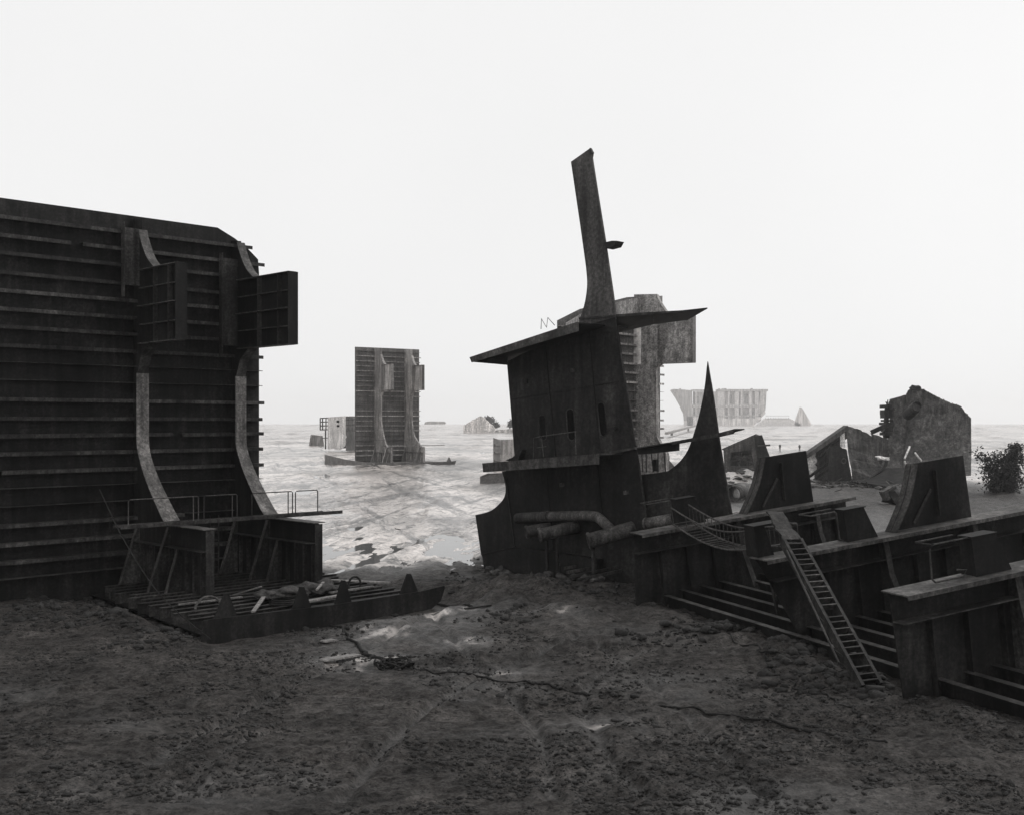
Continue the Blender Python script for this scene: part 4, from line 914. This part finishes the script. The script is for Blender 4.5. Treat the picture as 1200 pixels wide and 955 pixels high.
# ------------------------------------------------------------------ wreckage in the right background
d = 152.0; b0 = V((P(876, 556, d).x, d, 0))
wk = thing('broken_hull_box', 'small open hull box with bent frames behind the fin and upright bracket', 'shipwreck', b0)
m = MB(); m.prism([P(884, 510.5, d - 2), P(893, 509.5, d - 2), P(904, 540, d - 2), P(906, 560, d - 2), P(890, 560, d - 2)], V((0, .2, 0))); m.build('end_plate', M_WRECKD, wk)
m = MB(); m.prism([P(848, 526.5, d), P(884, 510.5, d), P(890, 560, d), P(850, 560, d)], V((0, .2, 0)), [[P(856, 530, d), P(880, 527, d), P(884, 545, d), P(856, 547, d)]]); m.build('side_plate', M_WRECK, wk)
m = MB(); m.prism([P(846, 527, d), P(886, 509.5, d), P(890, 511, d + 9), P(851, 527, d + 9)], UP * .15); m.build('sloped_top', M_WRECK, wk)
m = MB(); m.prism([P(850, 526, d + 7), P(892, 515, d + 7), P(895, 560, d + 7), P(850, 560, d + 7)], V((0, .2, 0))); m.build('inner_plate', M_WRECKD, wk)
m = MB(); rr = random.Random(4)
for i in range(9):
    x = 856 + i * 3.2; m.tube([P(x, 531 + rr.uniform(-2, 3), d + 1), P(x + rr.uniform(-4, 6), 546 + rr.uniform(-6, 2), d + 1)], .12, 5)
for i in range(4): m.tube([P(853, 531 + i * 5, d + .8), P(870, 534 + rr.uniform(-3, 5) + i * 3, d + .8), P(886, 532 + i * 5 + rr.uniform(-3, 3), d + .8)], .1, 5)
m.tube([P(888, 522.5, d - 2.3), P(902.5, 521.3, d - 2.3)], .13, 6)
m.build('bent_frame', M_WRECK, wk)

d = 124.0
w3 = thing('collapsed_wreck', 'big collapsed wreck in the right background, tall torn plate and slanted roof beam', 'shipwreck', V((P(1040, 567, d).x, d, 0)))
def sheet(pts, dep, th=.15, mat=M_WRECK, nm='hull_plate', amp=0.0, seed=0, parent=None, holes=()):
    m = MB(); pp = [P(x, y, dep + (e[0] if e else 0)) for x, y, *e in pts]
    if amp: pp = torn(pp + [pp[0]], amp, 5, seed)[:-1]
    m.prism(pp, V((.02, th, 0)), holes); return m.build(nm, mat, w3, parent)
# tall curved plate as a real bowed sheet
outl = [(1042.4, 468), (1062.5, 462.5), (1064, 458), (1069, 452.5), (1077, 454), (1088, 459.5), (1104, 468), (1115, 472.5), (1126, 476), (1131, 483), (1134.5, 486), (1138, 490)]
top_y = lambda x: float(np.interp(x, [p[0] for p in outl], [p[1] for p in outl]))
m = MB(); nx, ny = 150, 24; vs = []; rr = random.Random(8)
for i in range(nx + 1):
    x = 1042.4 + (1138 - 1042.4) * i / nx; ty = top_y(x) + (rr.uniform(-.5, .5) if i % 4 else rr.uniform(-1.3, .9)) * (1 if i > 38 else .15)
    for j in range(ny + 1):
        v = j / ny; y = ty + (557 - ty) * v
        xx = x - (0 if v < .5 else (v - .5) * 26 * max(0, 1 - i / 60))
        dp = d + 5 - 7.0 * v ** 2.2 - 5 * (i / nx) ** 1.5 + .12 * float(fbm(x / 9, y / 9, 5, 3)) + (.5 if x < 1063 else 0)
        vs.append(P(xx, y, dp))
fs = [(i * (ny + 1) + j, (i + 1) * (ny + 1) + j, (i + 1) * (ny + 1) + j + 1, i * (ny + 1) + j + 1) for i in range(nx) for j in range(ny)]
m.add(vs, fs); bp = m.build('bowed_plate', M_WRECK, w3); sm = bp.modifiers.new('Solid', 'SOLIDIFY'); sm.thickness = .12
m = MB(); a = P(1064, 486, d + 2.5); b = P(1075, 475.5, d - .5); m.pipe([a, b], .62, .5); m.build('pipe_stub', M_FLANGE, w3, bp)
m = MB(); m.tube([b.lerp(a, .12), b.lerp(a, .15)], .45, 14); m.build('pipe_plug', M_FLANGE, w3, bp)
m = MB()
for i in range(9):
    y = 478 + i * 4; m.hexa(P(1036 + rr.uniform(-1.5, 1.5), y, d + 4), V((.9, 0, 0)), V((0, 1.6, 0)), UP * .28 * rr.uniform(.6, 1.6))
m.prism(torn([P(1038, 476, d + 5.5), P(1043, 470, d + 5.5), P(1044, 515, d + 5.5), P(1036, 514, d + 5.5), P(1038.5, 476, d + 5.5)], .25, 6, 5)[:-1], V((0, .2, 0)))
m.bar(P(1021, 506.5, d + 4), P(1040, 498, d + 4), .3, .5); m.tube([P(1039, 478, d + 4), P(1040.5, 468.5, d + 4)], .06, 5); m.build('torn_framing', M_WRECKD, w3)
m = MB(); m.blob(P(1073, 454.5, d + 4), (.55, .3, .25), 3, 2, .5); m.build('torn_crest', M_WRECKD, w3, bp)
sheet([(1020, 507), (1036, 513), (1046, 514.5), (1046, 553), (1028, 545), (1024, 520)], d + 2, mat=M_WRECK, amp=.08, seed=9)
sheet([(991, 498.8), (1004, 502), (1015, 506.5, .5), (1028, 514.5, 1), (1031, 543, 1), (1036, 552, 0), (1011, 566, -3), (999, 563, -2)], d - 1, amp=.07, seed=2)
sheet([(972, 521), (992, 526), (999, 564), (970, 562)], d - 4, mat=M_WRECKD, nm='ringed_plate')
m = MB(); m.tube([P(988.5 + 2.6 * math.cos(k * .4), 540 + 2.9 * math.sin(k * .4), d - 4.3) for k in range(17)], .07, 6, False); m.build('port_ring', M_FLANGE, w3)
m = MB(); m.bar(P(943, 534.5, d - 3), P(992, 500.5, d - 1), .8, .45); m.build('roof_beam', M_FLANGE, w3); m = MB(); m.bar(P(950, 537, d + 3), P(994, 505, d + 4), .5, .4); m.build('roof_beam', M_FLANGE, w3)
m = MB(); m.prism([P(944, 533, d - 3), P(992, 499, d - 1), P(1006, 503, d + 8), P(960, 536, d + 8)], -UP * .12); m.build('roof_plate', M_WRECK, w3)
sheet([(984, 508), (990, 504.5), (990.5, 525), (984.5, 523)], d - 1.5, mat=M_PALE, nm='lit_patch', amp=.05)  # light on this piece is painted with white
sheet([(945, 533.5), (956, 530), (957, 552), (951, 557), (946, 556)], d - 2, mat=M_PALE, nm='lit_patch', amp=.12, seed=4)  # second lit piece, its brightness likewise put into white colour
sheet([(955, 528), (986, 509), (986, 566), (955, 566)], d + 5, mat=M_WRECK, nm='rear_wall', amp=.1, seed=6)
m = MB()
for a, b in (((949, 558), (971, 542)), ((956, 560), (972, 548)), ((960, 535), (972, 524)), ((957, 545), (968, 531))): m.bar(P(*a, d - 3), P(*b, d - 2), .25, .25)
m.build('fallen_strut', M_WRECKD, w3)
m = MB(); m.prism([P(1009, 567, d - 6), P(1035, 550.5, d - 3), P(1080, 550, d - 3), P(1068, 571, d - 8), P(1040, 572, d - 9)], UP * .2); m.prism([P(1009, 567, d - 6.2), P(1034, 551, d - 4), P(1042, 530, d - 2.5), P(1040, 545, d - 3), P(1030, 556, d - 4)], V((0, .2, 0))); m.build('fallen_sheet', M_WRECKD, w3)
m = MB()
m.tube([P(1060, 537, d - 6), P(1064, 528, d - 5.5), P(1066, 523, d - 5)], .1, 5); m.tube([P(1060, 540, d - 6), P(1064, 550, d - 6)], .09, 5); m.tube([P(1072, 530, d - 5), P(1080, 540, d - 5.5)], .1, 5)
m.build('bent_rod', M_PALE, w3)
m = MB(); m.blob(P(1036, 537, d - 6), (.7, .3, .25), 5, 2, .5); m.build('bent_scrap', M_PALE, w3)
g = G(1052, 590); d = g.y
hb = thing('broken_machine', 'lump of broken machinery lying on the strand before the big collapsed wreck', 'machinery', V((g.x, d, gz(g.x, d))))
m = MB(); m.blob(P(1050, 581, d), (.95, .7, .75), 4, 2, .45, 2.2); m.build('engine_block', M_WRECKD, hb)
m = MB(); m.hexa(P(1040, 586, d - .6), V((1.0, .3, .5)), V((-.2, .6, 0)), V((-.35, 0, .7))); m.hexa(P(1058, 588, d - .3), V((.8, 0, -.1)), V((0, .6, 0)), V((.2, 0, .9))); m.tube([P(1044, 575, d - .5), P(1050, 570, d - .6)], .12, 8); m.build('casing', M_WRECK, hb)
m = MB(); m.prism([P(1056, 574, d), P(1064, 570, d + .4), P(1068, 584, d + .4), P(1060, 588, d)], V((0, .1, 0))); m.build('cover_plate', M_FARWEB, hb)
# scrap ridge
m = MB(); rr = random.Random(21)
for i in range(170):
    px = rr.uniform(945, 1090); py = 570 + rr.gauss(0, 3.2); g = G(px, py); s = rr.uniform(.12, .5); z = gz(g.x, g.y)
    if rr.random() < .6: m.blob(V((g.x, g.y, z + s * .3)), (s * 1.3, s, s * .6), i, 1, .5)
    else: m.bar(V((g.x, g.y, z + .1)), V((g.x + rr.uniform(-1.5, 1.5), g.y + rr.uniform(-1, 1), z + rr.uniform(.1, .9))), .12, .08)
o = m.build('scrap_ridge', M_WRECK); tag(o, 'ridge of small scrap along the foot of the big collapsed wreck', 'scrap', kind='stuff')
m = MB()
for i in range(40):
    px = 868 + rr.gauss(0, 12); py = 567 + rr.gauss(0, 7); g = G(px, py); s = rr.uniform(.15, .5); z = gz(g.x, g.y)
    m.blob(V((g.x, g.y, z + .1)), (s * 1.6, s, s * .5), i, 1, .5)
o = m.build('heaped_debris', M_WRECK); tag(o, 'mounded debris in front of the small open hull box', 'debris', kind='stuff')
g = G(866, 588)
def f(m): m.pipe([V((g.x - .5, g.y, .7)), V((g.x + .9, g.y + 2.2, .9))], .7, .62)
loose('pipe_length', 'short wide pipe lying on the mound behind the fin', 'pipe', f, M_WRECK, g, smooth=True)

# ------------------------------------------------------------------ trees
def tree(base, h, w, label, seed, leaves=1600, ls=.16, group=None, bare=False, low=.42):
    rnd = random.Random(seed); root = thing('tree', label, 'tree', base, group)
    m = MB(); tips = []
    def limb(p, dr, ln, r, dep):
        pts = [p]; q = p; dd = dr.copy()
        for i in range(4): dd = (dd + V((rnd.uniform(-.25, .25), rnd.uniform(-.25, .25), rnd.uniform(-.05, .2)))).normalized(); q = q + dd * ln / 4; pts.append(q)
        m.tube(pts, [r * (1 - .15 * i) for i in range(5)], 6)
        if dep == 0: tips.append((pts[2], ln)); tips.append((q, ln)); return
        for k in range(3 if dep > 1 else 4):
            a = rnd.uniform(0, 6.28); limb(pts[rnd.randint(2, 4)], (dd + V((math.cos(a), math.sin(a), rnd.uniform(-.1, .5))) * .9).normalized(), ln * .62, r * .5, dep - 1)
    limb(V(base) - UP * .2, V((0, 0, 1)), h * low, h * .035, 3)
    m.build('trunk', M_BARK, root)
    m = MB(); per = max(1, leaves // len(tips))
    for p, ln in tips:
        if rnd.random() < (.45 if bare else .12): continue
        for i in range(per):
            q = p + V((rnd.gauss(0, 1), rnd.gauss(0, 1), rnd.gauss(0, .7))) * w * .10
            a = V((rnd.uniform(-1, 1), rnd.uniform(-1, 1), rnd.uniform(-1, 1))).normalized(); b = a.cross(V((rnd.uniform(-1, 1), rnd.uniform(-1, 1), rnd.uniform(-1, 1)))).normalized(); s = ls * rnd.uniform(.6, 1.4)
            m.add([q - a * s, q + b * s * .45, q + a * s, q - b * s * .45], [(0, 1, 2, 3)])
    m.build('crown', M_LEAF, root)
for i, (px, dd, h, lab) in enumerate([(573, 706, 12.5, 'hazy tree rising behind the triangular wreck heap'), (580, 712, 8, 'smallest hazy tree, right behind the triangular heap'), (597, 705, 9, 'hazy tree close to the left edge of the bulkhead, above a low hull')]):
    x = (px - 600) / F * dd; tree(V((x, dd, 0)), h, h * .9, lab, 40 + i, 900, .8, 'hazy trees far beyond the flat', True)

def bush(base, h, w, label, seed, leaves):
    rnd = random.Random(seed); root = thing('bush', label, 'bush', base); m = MB(); cl = []; base = V(base)
    for i in range(13):
        a = rnd.uniform(0, 6.28); tip = base + V((math.cos(a) * w * rnd.uniform(.15, .5), math.sin(a) * w * rnd.uniform(.15, .5), h * rnd.uniform(.35, 1.0)))
        pts = [base + V((rnd.uniform(-.3, .3), rnd.uniform(-.3, .3), -.2)), base.lerp(tip, .4) + UP * h * .08, base.lerp(tip, .75) + V((rnd.uniform(-.3, .3), 0, .1)), tip]
        c = curve(pts, 4); m.tube(c, [.09 * (1 - .07 * k) for k in range(len(c))], 5)
        for t in (.25, .45, .62, .78, .9, 1.0): cl.append((pts[0].lerp(tip, t) + V((rnd.gauss(0, .35), rnd.gauss(0, .35), rnd.gauss(0, .25))), .15 + .42 * (1 - abs(t - .55)) * rnd.uniform(.4, 1.3)))
    m.build('stems', M_BARK, root); m = MB()
    for p, rad in cl:
        for i in range(leaves // len(cl)):
            q = p + V((rnd.gauss(0, 1), rnd.gauss(0, 1), rnd.gauss(0, .7))) * rad
            if q.z < .1: continue
            a = V((rnd.uniform(-1, 1), rnd.uniform(-1, 1), rnd.uniform(-1, .3))).normalized(); b = a.cross(V((rnd.uniform(-1, 1), rnd.uniform(-1, 1), rnd.uniform(-1, 1)))).normalized(); z = rnd.uniform(.09, .22)
            m.add([q - a * z, q + b * z * .4, q + a * z, q - b * z * .4], [(0, 1, 2, 3)])
    m.build('leaves', M_LEAF, root)
g = V((P(1174, 560, 108).x, 108, 0)); bush(g, 4.8, 3.0, 'dark leafy bush at the right edge behind the right upright bracket', 3, 8500)
# ------------------------------------------------------------------ air
m = MB(); m.hexa((-2300, -60, -2.0), (4600, 0, 0), (0, 3150, 0), (0, 0, 68))
me = bpy.data.meshes.new('haze'); me.from_pydata([tuple(v) for v in m.v], [], m.f)
hm = bpy.data.materials.new('haze_air'); hm.use_nodes = True; nt = hm.node_tree
for n in list(nt.nodes):
    if n.type == 'BSDF_PRINCIPLED': nt.nodes.remove(n)
pv = nt.nodes.new('ShaderNodeVolumePrincipled'); pv.inputs['Color'].default_value = (1, 1, 1, 1); pv.inputs['Density'].default_value = 0.00021; pv.inputs['Anisotropy'].default_value = 0.4
nt.links.new(pv.outputs[0], nt.nodes['Material Output'].inputs['Volume'])
me.materials.append(hm); ho = bpy.data.objects.new('haze', me); C.objects.link(ho); tag(ho, 'pale sea haze filling the air over the flat', 'haze', kind='stuff')

# ------------------------------------------------------------------ sky, sun, camera
sc = bpy.context.scene
sc.cycles.volume_bounces = 6
sc.cycles.use_adaptive_sampling = False
wd = bpy.data.worlds.new('World'); sc.world = wd; wd.use_nodes = True; nt = wd.node_tree
sky = nt.nodes.new('ShaderNodeTexSky'); sky.sky_type = 'NISHITA'; sky.sun_disc = False
EL, AZ = math.radians(38), math.radians(62)        # azimuth from +Y towards +X
sky.sun_elevation = EL; sky.sun_rotation = AZ; sky.air_density = 1.0; sky.dust_density = 4.0
bw = nt.nodes.new('ShaderNodeRGBToBW'); nt.links.new(sky.outputs[0], bw.inputs[0])
ov = nt.nodes.new('ShaderNodeMath'); ov.operation = 'MULTIPLY_ADD'; ov.inputs[1].default_value = 0.10; ov.inputs[2].default_value = 8.75; ov.use_clamp = False
nt.links.new(bw.outputs[0], ov.inputs[0])
cn = nt.nodes.new('ShaderNodeTexNoise'); cn.inputs['Scale'].default_value = 2.2; cn.inputs['Detail'].default_value = 5
cr = nt.nodes.new('ShaderNodeMapRange'); cr.inputs['To Min'].default_value = .94; cr.inputs['To Max'].default_value = 1.06; nt.links.new(cn.outputs['Fac'], cr.inputs['Value'])
cm = nt.nodes.new('ShaderNodeMath'); cm.operation = 'MULTIPLY'; nt.links.new(ov.outputs[0], cm.inputs[0]); nt.links.new(cr.outputs[0], cm.inputs[1]); ov = cm
bg = nt.nodes['Background']; nt.links.new(ov.outputs[0], bg.inputs['Color']); bg.inputs['Strength'].default_value = 0.10
sl = bpy.data.lights.new('sun', 'SUN'); sl.energy = 1.3; sl.angle = math.radians(12); sl.color = (1, .985, .97)
so = bpy.data.objects.new('sun', sl); C.objects.link(so)
sd = V((math.sin(AZ) * math.cos(EL), math.cos(AZ) * math.cos(EL), math.sin(EL)))
so.rotation_euler = sd.to_track_quat('Z', 'Y').to_euler(); so.location = (60, 40, 60)
cam = bpy.data.cameras.new('camera'); co = bpy.data.objects.new('camera', cam); C.objects.link(co)
co.location = CAM; co.rotation_euler = (math.radians(90), 0, 0)
cam.sensor_width = 36; cam.lens = 36 * F / 1200; cam.shift_y = (HY - 477.5) / 1200; cam.clip_end = 6000; cam.clip_start = .1
sc.camera = co
sc.view_settings.view_transform = 'Standard'; sc.view_settings.look = 'None'; sc.view_settings.exposure = 0; sc.view_settings.gamma = 1
